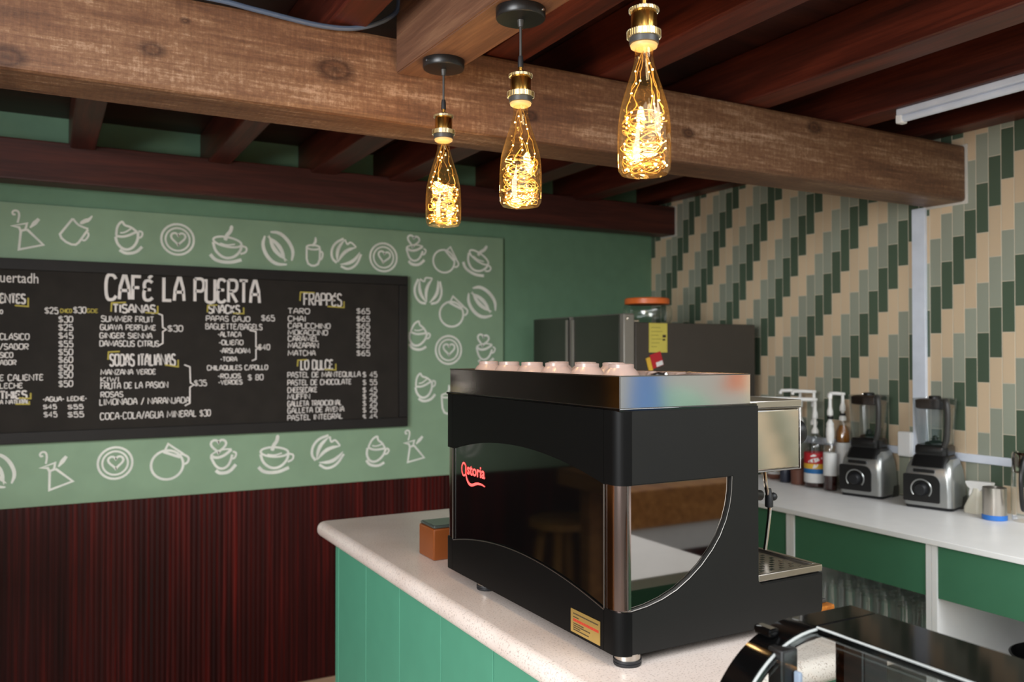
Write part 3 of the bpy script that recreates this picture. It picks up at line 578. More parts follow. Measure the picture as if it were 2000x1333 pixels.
# ------------------------------------------------------------------ hanging bottle lamps
def make_lamp():
    L = thing('pendant_lamp', 'glowing bottle lamp farthest back of the three, hanging nearest the chalkboard', 'lamp', (0.825, 1.83, 2.240), 0.3, 'bottle lamps under the boxed beam')
    K = dict(parent=L, local=True)
    cp = obj('canopy', MB().lathe([(0.0485, 0), (0.0495, -0.002), (0.0495, -0.018), (0.0475, -0.021), (0.0, -0.0222)], seg=48), 'black_plastic', **K)
    obj('screw', MB().lathe([(0.0028, -0.0525), (0.0028, -0.049)], (0, 0, -0.011), 12, 'x'), 'steel', parent=cp, local=True)
    cd = obj('cord', MB().tube([(0, 0, -0.034), (0, 0, -0.10)], 0.0027, 10), 'dark_grey', **K)
    obj('strain_relief', MB().lathe([(0.0068, -0.0215), (0.0062, -0.028), (0.005, -0.036), (0.0, -0.0362)], seg=16), 'dark_grey', parent=cd, local=True)
    obj('strain_relief', MB().lathe([(0.0, -0.094), (0.0045, -0.0942), (0.0055, -0.100), (0.0058, -0.1165), (0.0, -0.1166)], seg=16), 'rubber', parent=cd, local=True)
    so = obj('socket', MB().lathe([(0.0, -0.116), (0.0042, -0.1162), (0.0042, -0.123), (0.010, -0.125), (0.017, -0.129), (0.0205, -0.134), (0.0207, -0.1665), (0.0, -0.167)], seg=40), 'brass', **K)
    def knurl(r, z0, z1, n):
        mb = MB(); mb.lathe([(r - 0.002, z0), (r, z0 - 0.001), (r, z1 + 0.001), (r - 0.002, z1), (r - 0.006, z1)], seg=48, cap0=False, cap1=False)
        for i in range(n):
            a = 2 * PI * i / n; mb.box(-0.0009, 0.0009, -0.0006, 0.0014, z1 + 0.001, z0 - 0.001, mat=Matrix.Rotation(a, 4, 'Z') @ Matrix.Translation((0, r, 0)))
        return mb
    obj('socket_ring', knurl(0.0222, -0.130, -0.137, 30), 'pale_brass', parent=so, local=True)
    obj('socket_ring', knurl(0.0255, -0.1655, -0.1775, 36), 'pale_brass', parent=so, local=True)
    obj('socket_collar', MB().lathe([(0.0232, -0.177), (0.0232, -0.1865), (0.019, -0.187)], seg=40, cap1=False), 'dark_grey', parent=so, local=True)
    obj('bulb_lens', MB().lathe([(0.0195, -0.186), (0.0215, -0.188), (0.0205, -0.192), (0.016, -0.1945), (0.0, -0.1945)], seg=36), 'lens', **K)
    prof = [(0.014, 0.205), (0.0145, 0.190), (0.0150, 0.182), (0.0185, 0.168), (0.0235, 0.152), (0.0300, 0.132), (0.0352, 0.115), (0.0390, 0.098), (0.0412, 0.078), (0.0420, 0.055), (0.0420, 0.020), (0.0405, 0.008), (0.036, 0.0015), (0.028, 0.0), (0.012, 0.003), (0.0, 0.004)]
    obj('bottle', MB().lathe([(r, z - 0.394) for r, z in prof], seg=56, cap0=False, cap1=False), 'bottle_glass', **K)
    # the fairy-light string: strands down the neck, then coiled wire with small leds
    rnd = random.Random(5); pts = []
    def rad(z):
        for (r0, z0), (r1, z1) in zip(prof, prof[1:]):
            if z1 <= z <= z0: return r1 + (r0 - r1) * (z - z1) / max(1e-6, z0 - z1)
        return 0.03
    st = obj('fairy_light_string', (lambda mb: mb)(_string(rnd, rad, pts)), 'copper_wire', **K)
    led_mb = MB().ball((0, 0, 0), 0.0016, 1); first = None
    for i, p in enumerate(pts):
        if first is None:
            first = obj('led', led_mb, 'led', parent=st, local=True); o = first
        else:
            o = first.copy(); COL.objects.link(o)
        o.location = p
        k = rnd.uniform(0.75, 1.25); o.scale = (k, k, k)
    d = bpy.data.lights.new('fairy_light', 'POINT'); d.energy = 1.0; d.color = (1.0, 0.68, 0.32); d.shadow_soft_size = 0.012
    for p in ((0.016, 0.006, -0.30), (-0.014, 0.012, -0.345), (0.004, -0.018, -0.365)):
        o = bpy.data.objects.new('fairy_light', d); COL.objects.link(o); o.parent = L; o.location = p
    return L
def _string(rnd, rad, leds):
    mb = MB(); Z = lambda z: z - 0.394
    # strands from the neck
    for k in range(7):
        a = rnd.uniform(0, 6.28); p = [(0.004 * math.cos(a), 0.004 * math.sin(a), Z(0.195))]; z = 0.19
        zl = rnd.uniform(0.085, 0.11)
        while z > zl:
            z -= 0.012; a += rnd.uniform(-0.35, 0.35); r = (rad(z) - 0.004) * rnd.uniform(0.72, 0.92)
            p.append((r * math.cos(a), r * math.sin(a), Z(z)))
        q = catmull(p, 5); mb.tube(q, 0.0007, 5)
        for j in rnd.sample(range(1, len(p)), 2): leds.append(p[j])
    # tangled coils filling the lower part
    for k in range(30):
        zc = 0.010 + 0.088 * (k / 30) ** 1.35; tilt = rnd.uniform(-0.55, 0.55); ph = rnd.uniform(0, 6.28); sq = rnd.uniform(0.62, 0.97); p = []
        n = rnd.randint(9, 14); a0 = rnd.uniform(0, 6.28); sweep = rnd.uniform(3.5, 7.5)
        for i in range(n):
            a = a0 + sweep * i / (n - 1); z = zc + 0.030 * math.sin(tilt) * math.sin(a + ph) + rnd.uniform(-0.006, 0.006); z = min(0.115, max(0.007, z))
            r = (rad(z) - 0.0045) * min(1.0, sq + rnd.uniform(-0.12, 0.06)); p.append((r * math.cos(a), r * math.sin(a), Z(z)))
        mb.tube(catmull(p, 5), 0.0007, 5)
        for j in rnd.sample(range(n), 2): leds.append(p[j])
    return mb
def catmull(p, n):
    p = [Vector(v) for v in p]; o = []
    for i in range(len(p) - 1):
        a, b, c, d = p[max(i - 1, 0)], p[i], p[i + 1], p[min(i + 2, len(p) - 1)]
        for k in range(n):
            t = k / n; o.append(0.5 * ((2 * b) + (c - a) * t + (2 * a - 5 * b + 4 * c - d) * t * t + (3 * b - a - 3 * c + d) * t ** 3))
    o.append(p[-1]); return o
lamp = make_lamp()
for y, z, rz, lb in ((1.459, 2.2305, 2.1, 'middle one of the three glowing bottle lamps under the boxed beam'), (1.064, 2.221, 4.3, 'largest and nearest glowing bottle lamp, its ceiling cap out of view')):
    c = copy_tree(lamp); c.location = (0.825, y, z); c.rotation_euler = (0, 0, rz); c['label'] = lb

# cable slung over the big beam
tag(obj('power_cable', MB().tube(catmull([(-0.6, 2.02, 2.345), (0.10, 2.0, 2.345), (0.323, 1.972, 2.338), (0.422, 1.968, 2.330), (0.574, 1.968, 2.322), (0.674, 1.968, 2.338), (0.757, 1.968, 2.39), (0.762, 1.96, 2.45), (0.76, 1.95, 2.497)], 8), 0.006, 10), 'cable'), 'blue-grey electric cable sagging over the top of the big beam', 'cable')

# tube light on a rafter
tl = thing('tube_light', 'white tube light fixture fixed under a ceiling rafter', 'ceiling light', (2.44, 1.0, 2.337))
obj('housing', MB().box(2.418, 2.462, 0.62, 1.80, 2.316, 2.337, 0.004), 'tube_white', tl)
obj('tube', MB().lathe([(0.011, 0.63), (0.011, 1.79)], (2.44, 0, 2.306), 20, 'y'), 'tube_white', tl)
obj('end_cap', MB().box(2.424, 2.456, 1.785, 1.806, 2.292, 2.320, 0.003), 'white_lam', tl)
obj('end_cap', MB().box(2.424, 2.456, 0.615, 0.636, 2.292, 2.320, 0.003), 'white_lam', tl)

# white cable ducts on the tiles
du = thing('cable_duct', 'white plastic cable duct running down and along the tiled wall', 'cable duct', (WX, 2.17, 1.13))
obj('upright_duct', MB().box(WX - 0.016, WX, 2.15, 2.208, 1.16, 2.122, 0.002), 'tube_white', du)
obj('level_duct', MB().box(WX - 0.018, WX, 1.30, 2.95, 1.132, 1.162, 0.002), 'tube_white', du)
obj('outlet_box', MB().box(WX - 0.035, WX, 2.205, 2.265, 1.125, 1.225, 0.006), 'white_lam', du)

# ------------------------------------------------------------------ bar counter
CZ = 1.0
def rounded_poly(pts, rads, seg=8):
    o = []; n = len(pts)
    for i in range(n):
        p, a, b = Vector(pts[i]), Vector(pts[i - 1]), Vector(pts[(i + 1) % n]); r = rads[i]
        if r <= 0: o.append(tuple(p)); continue
        da, db = (a - p).normalized(), (b - p).normalized(); ang = da.angle(db); d = r / math.tan(ang / 2)
        c = p + (da + db).normalized() * (r / math.sin(ang / 2)); s_ = p + da * d - c; e = p + db * d - c
        a0 = math.atan2(s_.y, s_.x); a1 = math.atan2(e.y, e.x); dd = (a1 - a0 + PI) % (2 * PI) - PI
        for k in range(seg + 1): o.append((c.x + r * math.cos(a0 + dd * k / seg), c.y + r * math.sin(a0 + dd * k / seg)))
    return o
top = MB(); top.prism(rounded_poly([(0.772, 1.055), (1.46, 1.055), (1.46, 2.725), (0.772, 2.725)], [0.03, 0.03, 0.03, 0.035]), CZ - 0.048, CZ, 'xy')
es = [e for e in top.bm.edges if abs(e.verts[0].co.z - e.verts[1].co.z) < 1e-6]
bmesh.ops.bevel(top.bm, geom=es, offset=0.0225, segments=6, profile=0.5, affect='EDGES')
tag(obj('bar_worktop', top, 'stone'), 'pale speckled stone worktop with rounded edge under the coffee machine', 'worktop')
cab = thing('bar_cabinet', 'green tongue-and-groove bar cabinet under the pale stone worktop', 'cabinet', (0.82, 1.09, 0))
obj('carcass', MB().box(0.822, 1.42, 1.10, 2.605, 0.08, CZ - 0.049), 'cab_green', cab)
obj('plinth', MB().box(0.86, 1.40, 1.14, 2.57, 0.0, 0.08), 'dark_grey', cab)
ys = [2.575, 2.32, 2.06, 1.80, 1.54, 1.28, 1.09]
for a, b in zip(ys, ys[1:]):
    obj('front_board', MB().box(0.806, 0.824, b + 0.0016, a - 0.0016, 0.06, CZ - 0.049, 0.0018), 'cab_green', cab)
obj('corner_post', MB().box(0.806, 0.85, 2.576, 2.612, 0.06, CZ - 0.049, 0.005), 'cab_green', cab)
obj('end_panel', MB().box(0.824, 1.42, 1.09, 1.102, 0.06, CZ - 0.049, 0.002), 'cab_green', cab)

# ------------------------------------------------------------------ espresso machine
X0, Y0, Y1 = 0.868, 1.190, 1.917
em = thing('espresso_machine', 'black two-arch espresso machine with red lit logo on the stone worktop', 'coffee machine', (1.05, 1.55, CZ))
ZB, ZT = 1.021, 1.446
def d_notch():
    p = [(1.127, 1.316), (1.126, 1.290), (1.121, 1.262), (1.112, 1.236), (1.097, 1.208), (1.078, 1.184), (1.052, 1.159), (1.024, 1.139), (0.994, 1.122), (0.962, 1.110), (0.928, 1.102), (0.893, 1.0975)]
    return p
def side_outline(x_left=0.893):
    return [(x_left, ZB), (1.350, ZB)] + [(1.350 + 0.018 * math.sin(a), ZB + 0.018 - 0.018 * math.cos(a)) for a in (0.4, 0.8, 1.2)] + [(1.368, ZB + 0.018), (1.368, 1.106), (1.201, 1.106), (1.195, 1.112), (1.195, ZT), (x_left, ZT), (x_left, 1.316)] + d_notch()
sp = MB().prism(side_outline(), Y0, Y0 + 0.014, 'xz')
bmesh.ops.bevel(sp.bm, geom=[e for e in sp.bm.edges if all(abs(v.co.y - Y0) < 1e-6 for v in e.verts)], offset=0.0018, segments=2, affect='EDGES')
obj('side_panel', sp, 'lit_black', em)
sp = MB().prism(side_outline(), Y1 - 0.014, Y1, 'xz'); obj('side_panel', sp, 'lit_black', em)
def corner(z0, z1, r, far=False, inset=0.0):
    """rounded upright corner between the side panel and the customer side"""
    s_ = -1 if far else 1; ye = Y1 if far else Y0
    pts = []
    x0, y0 = X0 + inset, ye + s_ * inset
    arc = [(x0 + r - r * math.sin(a), y0 + s_ * (r - r * math.cos(a))) for a in [i * PI / 2 / 8 for i in range(9)]]
    pts = [(0.895, y0)] + arc + [(x0, ye + s_ * 0.0465), (x0 + 0.012, ye + s_ * 0.0465), (x0 + 0.012 + r * .2, ye + s_ * (0.012 + r * .2)), (0.895, ye + s_ * 0.012)]
    return MB().prism(pts, z0, z1, 'xy')
for far in (False, True):
    obj('corner_panel', corner(1.316, ZT, 0.024, far), 'matt_black', em)
    obj('corner_panel', corner(ZB, 1.0965, 0.024, far), 'matt_black', em)
    obj('corner_column', corner(1.0965, 1.316, 0.024, far, 0.003), 'chrome_col', em)
# customer side: two curved black panels with a dark mirror pane between them
YA, YB = Y0 + 0.0475, Y1 - 0.0475
def arch(y, mid, rise):
    t = (y - YA) / (YB - YA); return mid + rise * (1 - (2 * t - 1.02) ** 2) if True else mid
ups = [(YA + (YB - YA) * i / 24) for i in range(25)]
upper = [(y, 1.315 + 0.037 * (1 - (2 * (y - YA) / (YB - YA) - 1) ** 2)) for y in ups]
lower = [(y, 1.0935 + 0.037 * (1 - (2 * (y - YA) / (YB - YA) - 1) ** 2)) for y in ups]
obj('upper_back_panel', MB().prism(upper + [(YB, ZT), (YA, ZT)], X0, X0 + 0.012, 'yz'), 'matt_black', em)
obj('lower_back_panel', MB().prism(list(reversed(lower)) + [(YA, ZB), (YB, ZB)], X0, X0 + 0.012, 'yz'), 'matt_black', em)
gp = obj('mirror_pane', MB().prism([(y, z + 0.004) for y, z in upper] + [(y, z - 0.004) for y, z in reversed(lower)], X0 + 0.004, X0 + 0.010, 'yz'), 'gloss_black', em)
tr = MB()
tr.tube([(X0 + 0.001, y, z) for y, z in lower], 0.0013, 6)
tr.tube([(X0 + 0.0005, YA - 0.001, 1.096), (X0 + 0.0005, YA - 0.001, 1.315)], 0.0016, 6)
tr.tube([(X0 + 0.0005, YB + 0.001, 1.096), (X0 + 0.0005, YB + 0.001, 1.315)], 0.0016, 6)
tr.tube([(X0 + 0.0012, YA - 0.002, 1.325), (X0 + 0.0012, YA - 0.002, 1.440)], 0.0012, 6)
tr.tube([(X0 + 0.0012, YB + 0.002, 1.325), (X0 + 0.0012, YB + 0.002, 1.440)], 0.0012, 6)
tr.tube([(X0 + 0.001, YA, 1.0938), (X0 + 0.004, Y0 + 0.022, 1.0975), (X0 + 0.012, Y0 + 0.006, 1.098), (0.893, Y0 + 0.0005, 1.0985)] + [(x, Y0 + 0.0005, z + 0.0006) for x, z in reversed(d_notch()[:-1])], 0.0008, 6)
tr.tube([(0.889, Y0 + 0.004, 1.098), (0.889, Y0 + 0.004, 1.315)], 0.0013, 6)
obj('steel_trim', tr, 'trim_steel', em)
obj('side_window', MB().prism(list(reversed(d_notch())) + [(0.889, 1.316), (0.889, 1.097)][0:1], Y0 + 0.007, Y0 + 0.011, 'xz'), 'smoke_glass', em)
# inner body
obj('inner_body', MB().box(X0 + 0.014, 1.19, Y0 + 0.016, Y1 - 0.016, ZB + 0.004, ZT - 0.002), 'matt_black', em)
dr = obj('drip_tray', MB().box(1.19, 1.362, Y0 + 0.015, Y1 - 0.015, ZB + 0.012, 1.100, 0.003), 'matt_black', em)
g = MB()
g.box(1.197, 1.372, Y0 + 0.004, Y0 + 0.018, 1.108, 1.122, 0.002); g.box(1.197, 1.372, Y1 - 0.018, Y1 - 0.004, 1.108, 1.122, 0.002)
g.box(1.358, 1.372, Y0 + 0.018, Y1 - 0.018, 1.108, 1.122, 0.002)
obj('tray_rim', g, 'brushed', parent=dr)
obj('drip_grate', MB().box(1.195, 1.358, Y0 + 0.018, Y1 - 0.018, 1.106, 1.1175), 'brushed', parent=dr)
hm = MB(); rr = random.Random(2)
for i in range(26):
    for j in range(9): hm.box(1.222 + j * 0.0135, 1.230 + j * 0.0135, 1.212 + i * 0.026 + (j % 2) * 0.012, 1.219 + i * 0.026 + (j % 2) * 0.012, 1.1172, 1.1181)
obj('drain_slots', hm, 'gloss_black', parent=dr)
# brew head housing on the barista side
hd = obj('group_housing', MB().box(1.19, 1.345, Y0 + 0.035, Y1 - 0.035, 1.312, 1.436, 0.006, 3), 'steel', em)
obj('housing_rail', MB().box(1.19, 1.348, Y0 + 0.034, Y1 - 0.034, 1.438, 1.452, 0.002), 'brushed', parent=hd)
obj('housing_trim', MB().tube([(1.2, Y0 + 0.0345, 1.437), (1.344, Y0 + 0.0345, 1.437), (1.344, Y0 + 0.0345, 1.313), (1.2, Y0 + 0.0345, 1.313)], 0.0016, 6), 'trim_steel', parent=hd)
obj('steam_knob', MB().lathe([(0.008, 1.345), (0.010, 1.352), (0.026, 1.353), (0.0275, 1.358), (0.0265, 1.372), (0.018, 1.377), (0.0, 1.378)], (0, Y0 + 0.068, 1.383), 28, 'x'), 'black_plastic', em)
obj('steam_knob', MB().lathe([(0.008, 1.345), (0.010, 1.352), (0.026, 1.353), (0.0275, 1.358), (0.0265, 1.372), (0.018, 1.377), (0.0, 1.378)], (0, Y1 - 0.068, 1.383), 28, 'x'), 'black_plastic', em)
for yy in (1.42, 1.69):
    ghd = obj('group_head', MB().lathe([(0.034, 1.250), (0.036, 1.256), (0.036, 1.30), (0.030, 1.318)], (1.275, yy, 0), 32), 'steel', em)
    obj('portafilter', MB().lathe([(0.0, 1.222), (0.028, 1.224), (0.032, 1.236), (0.032, 1.250)], (1.275, yy, 0), 28), 'brushed', parent=ghd)
    obj('portafilter_handle', MB().tube([(1.30, yy, 1.238), (1.34, yy, 1.236), (1.38, yy, 1.230), (1.43, yy, 1.222)], [0.007, 0.010, 0.013, 0.012], 12), 'black_plastic', parent=ghd)
for yy, s_ in ((1.30, 1), (1.80, -1)):
    wd = obj('steam_wand', MB().tube(catmull([(1.32, yy, 1.315), (1.325, yy + 0.0 * s_, 1.27), (1.335, yy, 1.225), (1.330, yy, 1.18), (1.322, yy, 1.135)], 5), 0.0042, 10), 'steel', em)
    obj('wand_grip', MB().lathe([(0.0045, 1.222), (0.0085, 1.224), (0.0085, 1.246), (0.006, 1.252), (0.0045, 1.262)], (1.334, yy, 0), 16).ball((1.346, yy, 1.244), 0.009), 'rubber', parent=wd)
# cup tray on the top
ct = MB(); TX0, TX1, TY0, TY1, TZ0, TZ1 = 0.874, 1.179, Y0 + 0.006, Y1 - 0.020, ZT + 0.004, 1.5065
ct.box(TX0, TX0 + 0.002, TY0, TY1, TZ0, TZ1); ct.box(TX1 - 0.002, TX1, TY0, TY1, TZ0, TZ1); ct.box(TX0 + 0.002, TX1 - 0.002, TY0, TY0 + 0.002, TZ0, TZ1); ct.box(TX0 + 0.002, TX1 - 0.002, TY1 - 0.002, TY1, TZ0, TZ1)
cto = obj('cup_tray', ct, 'mirror_steel', em)
obj('tray_floor', MB().box(TX0 + 0.002, TX1 - 0.002, TY0 + 0.002, TY1 - 0.002, TZ0, 1.4625), 'brushed', parent=cto)
obj('tray_edge', MB().tube([(TX0, TY0, TZ1), (TX1, TY0, TZ1), (TX1, TY1, TZ1), (TX0, TY1, TZ1)], 0.0012, 6, True).tube([(TX0, TY0, TZ0), (TX1, TY0, TZ0), (TX1, TY1, TZ0), (TX0, TY1, TZ0)], 0.0010, 6, True).tube([(TX0, TY0, TZ0), (TX0, TY0, TZ1)], 0.0013, 6), 'trim_steel', parent=cto)
obj('top_plate', MB().box(X0 + 0.003, 1.194, Y0 + 0.003, Y1 - 0.003, ZT - 0.001, ZT + 0.0038, 0.001), 'gloss_black', em)
# feet
for x, y in ((0.902, 1.214), (0.902, 1.752), (1.318, 1.214), (1.318, 1.752)):
    ft = obj('foot', MB().lathe([(0.0232, 1.0105), (0.0232, 1.0225)], (x, y, 0), 32), 'brushed', em)
    obj('foot_pad', MB().lathe([(0.0240, 1.0003), (0.0250, 1.002), (0.0250, 1.0055), (0.0238, 1.0061), (0.0250, 1.0067), (0.0250, 1.0110), (0.0, 1.0112)], (x, y, 0), 32), 'rubber', parent=ft)
# lit logo and gold maker's plate
lg = MB(); pl = lambda u, v: (X0 + 0.0030, 1.826 - u, 1.2445 + v)
lg.ribbon(circ(0.0125, 0.0265, 0.0115, 0.0150, 30, 390, 26), 0.0040, pl, False)
lg.ribbon(smooth([(0.0215, 0.037), (0.0222, 0.018), (0.029, 0.003), (0.043, -0.006), (0.060, -0.005), (0.080, 0.002), (0.105, 0.003), (0.121, 0.000)]), [0.003, 0.004, 0.006, 0.0065, 0.006, 0.004, 0.002], pl)
text_mesh(lg, 'storia', 0.091, 0.025, lambda u, v: pl(0.030 + u, 0.0165 + v), 0.022)
obj('lit_logo', lg, 'red_glow', parent=gp, flat=True)
pt = obj('maker_plate', MB().box(X0 - 0.0008, X0 + 0.0002, 1.2478, 1.343, 1.0262, 1.0690), 'gold_plate', em)
rr = random.Random(9)
def dashes(z, h, y, yend):
    mb = MB(); first = True
    while y > yend + 0.002:
        l = rr.uniform(0.002, 0.006); mb.box(X0 - 0.0011, X0 - 0.0007, max(yend, y - l), y, z, z + h); y -= l + 0.0009
    return mb
for z, h, e, m_ in ((1.0605, 0.0024, 1.253, 'dark_ink'), (1.0545, 0.002, 1.315, 'dark_ink'), (1.0475, 0.0048, 1.252, 'red_ink'), (1.0425, 0.002, 1.300, 'dark_ink'), (1.0387, 0.002, 1.278, 'dark_ink'), (1.0349, 0.002, 1.31, 'dark_ink'), (1.0311, 0.002, 1.283, 'dark_ink')):
    obj('plate_printing', dashes(z, h, 1.334, e), m_, parent=pt)

# ------------------------------------------------------------------ upturned cups in the tray
def make_cup():
    t = thing('coffee_cup', 'x', 'cup', (0, 0, 0), 0, 'upturned cups on the coffee machine')
    o = obj('bowl', MB().lathe([(0.0465, 0.0), (0.0480, 0.0008), (0.0478, 0.004), (0.0450, 0.018), (0.0385, 0.036), (0.0300, 0.050), (0.0250, 0.0545), (0.0238, 0.056), (0.0238, 0.0625), (0.0215, 0.0632), (0.0205, 0.0600), (0.0, 0.0595)], seg=40, cap0=False), 'cup', t, local=True)
    obj('handle', MB().tube(catmull([(0.044, 0, 0.016), (0.060, 0, 0.014), (0.068, 0, 0.024), (0.062, 0, 0.036), (0.040, 0, 0.038)], 5), 0.0038, 8), 'cup', t, local=True)
    return t
cup = make_cup()
spots = [(0.950, 1.296, 3.0, 'pale pink cup upturned at the near end of the steel tray'), (0.951, 1.412, 3.3, 'second upturned pale cup from the near end of the tray'), (0.950, 1.526, 2.95, 'third upturned pale cup from the near end of the tray'),
         (0.952, 1.632, 3.1, 'fourth upturned pale cup from the near end of the tray'), (0.950, 1.735, 3.25, 'second to last upturned cup at the far end of the tray'), (0.950, 1.838, 3.0, 'last upturned cup at the far end of the steel tray'),
         (1.058, 1.47, 0.1, 'upturned cup in the back row of the tray, behind the second and third cups'), (1.06, 1.58, -0.1, 'upturned cup in the back row, behind the third and fourth cups'), (1.058, 1.69, 0.05, 'upturned cup in the back row, behind the fourth and fifth cups')]
for i, (x, y, a, lb) in enumerate(spots):
    c = cup if i == 0 else copy_tree(cup)
    c.location = (x, y, 1.463); c.rotation_euler = (0, 0, a); c['label'] = lb
sl = thing('tamper', 'small black and steel tool lying in the cup tray beside the nearest cup', 'tamper', (1.0, 1.262, 1.4628))
obj('grip', MB().lathe([(0.010, 1.4630), (0.012, 1.468), (0.009, 1.486), (0.011, 1.500), (0.011, 1.508), (0.0, 1.511)], (1.012, 1.262, 0), 20), 'black_plastic', sl)
obj('base', MB().lathe([(0.006, 1.463), (0.006, 1.505), (0.004, 1.510), (0.0, 1.5105)], (1.028, 1.262, 0), 16), 'steel', sl)

# ------------------------------------------------------------------ small things on the bar worktop
nb = thing('napkin_box', 'small copper-brown square box with grey lid left of the coffee machine', 'box', (0.95, 2.13, CZ))
obj('box_body', MB().box(0.895, 1.02, 2.046, 2.145, CZ + 0.0004, CZ + 0.083, 0.004), 'copper', nb)
obj('lid', MB().box(0.897, 1.018, 2.048, 2.143, CZ + 0.083, CZ + 0.0915, 0.005), plain('grey_lid', '#5f6660', 0.25, 0.6), nb)
wb = thing('tamping_stand', 'amber wooden tamping stand half hidden behind the coffee machine foot', 'stand', (1.40, 1.27, CZ))
obj('block', MB().box(1.372, 1.445, 1.225, 1.33, CZ + 0.0004, CZ + 0.024, 0.004), wood('amber_wood', '#6d3a12', '#9c5a1c', '#c08030', 'y', 0.3), wb)
obj('rest', MB().box(1.38, 1.437, 1.24, 1.31, CZ + 0.024, CZ + 0.032, 0.002), 'dark_grey', wb)

# ------------------------------------------------------------------ glass display case, nearest the camera
dc = thing('display_case', 'black framed curved glass display case in the lower right foreground', 'display case', (0.85, 0.5, 0.78))
CY0, CY1, CR = 0.18, 0.802, 0.152
XC, ZC = 0.860, 1.200 - CR
def arc_pts(r, n=18): return [(XC - r * math.sin(a), ZC + r * math.cos(a)) for a in [PI / 2 * i / n for i in range(n + 1)]]
for a, b in ((CY1 - 0.042, CY1), (CY0, CY0 + 0.042)):
    o_, i_ = arc_pts(CR), arc_pts(CR - 0.016)
    poly = o_ + [(XC - CR, 0.80), (XC - CR + 0.016, 0.80)] + list(reversed(i_))
    f = MB().prism(poly, a, b, 'xz'); obj('end_arch', f, 'case_black', dc)
    f = MB().box(0.858, 0.976, a, b, 1.184, 1.2005, 0.002); f.box(0.945, 0.976, a, b, 0.80, 1.184, 0.002); obj('end_frame', f, 'case_black', dc)
obj('top_panel', MB().box(0.862, 0.976, CY0 + 0.043, CY1 - 0.043, 1.188, 1.2005, 0.002), 'case_black', dc)
pane = MB(); ap = arc_pts(CR - 0.006) + [(XC - CR + 0.006, 0.82)]; ip = arc_pts(CR - 0.010) + [(XC - CR + 0.010, 0.82)]
pane.prism(ap + list(reversed(ip)), CY0 + 0.043, CY1 - 0.043, 'xz'); pa = obj('curved_pane', pane, 'case_glass', dc)
se = MB(); se.tube([(x, CY1 - 0.044, z) for x, z in arc_pts(CR - 0.003)] + [(XC - CR + 0.003, CY1 - 0.044, 0.82)], 0.0019, 8)
se.tube([(0.8605, CY0 + 0.044, 1.1995), (0.8605, CY1 - 0.044, 1.1995)], 0.0015, 8)
obj('pane_seal', se, plain('pale_seal', '#9a9d9b', 0.5), parent=pa)
obj('base', MB().box(0.71, 0.976, CY0, CY1, 0.781, 0.822, 0.004), 'case_black', dc)
for x0, x1, y0, y1 in ((0.786, 0.813, 0.745, 0.770), (0.925, 0.985 - 0.012, 0.740, 0.772)):
    obj('upright', MB().box(x0, x1, y0, y1, 0.822, 1.186, 0.003), 'black_plastic', dc)
obj('hinge_block', MB().box(0.796, 0.812, CY1 - 0.028, CY1 + 0.002, 1.190, 1.2015, 0.003), 'case_black', dc)
obj('latch', MB().box(0.800, 0.812, 0.735, 0.745, 1.085, 1.135, 0.003).box(0.803, 0.809, 0.734, 0.744, 1.135, 1.160, 0.002), plain('pale_blue_latch', '#aab0c8', 0.4), dc)
obj('glass_shelf', MB().box(0.73, 0.944, CY0 + 0.05, CY1 - 0.05, 0.955, 0.961), 'case_glass', dc)
st = thing('display_stand', 'black stand under the glass display case', 'stand', (0.85, 0.5, 0))
obj('stand_top', MB().box(0.70, 0.99, CY0 - 0.02, CY1 + 0.006, 0.752, 0.780, 0.004), 'black_plastic', st)
for x in (0.72, 0.96):
    for y in (CY0 + 0.01, CY1 - 0.03): obj('leg', MB().box(x - 0.012, x + 0.012, y - 0.012, y + 0.012, 0.0, 0.752), 'black_plastic', st)

# ------------------------------------------------------------------ worktop and drawer units along the tiled wall
RZ = 0.96
tag(obj('back_worktop', MB().box(2.440, WX - 0.001, 0.55, 2.985, RZ - 0.018, RZ, 0.002), 'white_lam'), 'white laminate worktop along the tiled wall holding the blenders', 'worktop')
def unit(y0, y1, label, drawer_label):
    t = thing('counter_unit', label, 'cabinet', (2.76, (y0 + y1) / 2, 0), group='white counter units along the tiled wall')
    w = 0.018
    obj('side_board', MB().box(2.452, WX - 0.004, y0, y0 + w, 0.0, RZ - 0.0185), 'white_lam', t); obj('side_board', MB().box(2.452, WX - 0.004, y1 - w, y1, 0.0, RZ - 0.0185), 'white_lam', t)
    obj('back_board', MB().box(WX - 0.014, WX - 0.004, y0 + w, y1 - w, 0.08, RZ - 0.0185), 'white_lam', t)
    obj('shelf', MB().box(2.470, WX - 0.014, y0 + w, y1 - w, 0.542, 0.56), 'white_lam', t)
    obj('plinth', MB().box(2.50, WX - 0.014, y0 + w, y1 - w, 0.0, 0.08), 'white_lam', t)
    dw = obj('drawer', MB().box(2.456, 2.474, y0 + w + 0.001, y1 - w - 0.001, 0.775, RZ - 0.0215, 0.0015), 'drawer_green', t); dw['label'] = drawer_label
    obj('drawer_box', MB().box(2.474, 3.0, y0 + w + 0.012, y1 - w - 0.012, 0.79, 0.93), 'white_lam', parent=dw)
    return t
unit(2.286, 2.975, 'white counter unit with green drawer nearest the dark fridge', 'dark green drawer front')
unit(1.708, 2.284, 'middle white counter unit with green drawer, glasses on its shelf', 'dark green drawer front')
unit(1.02, 1.706, 'white counter unit with green drawer at the right edge of the photo', 'dark green drawer front')

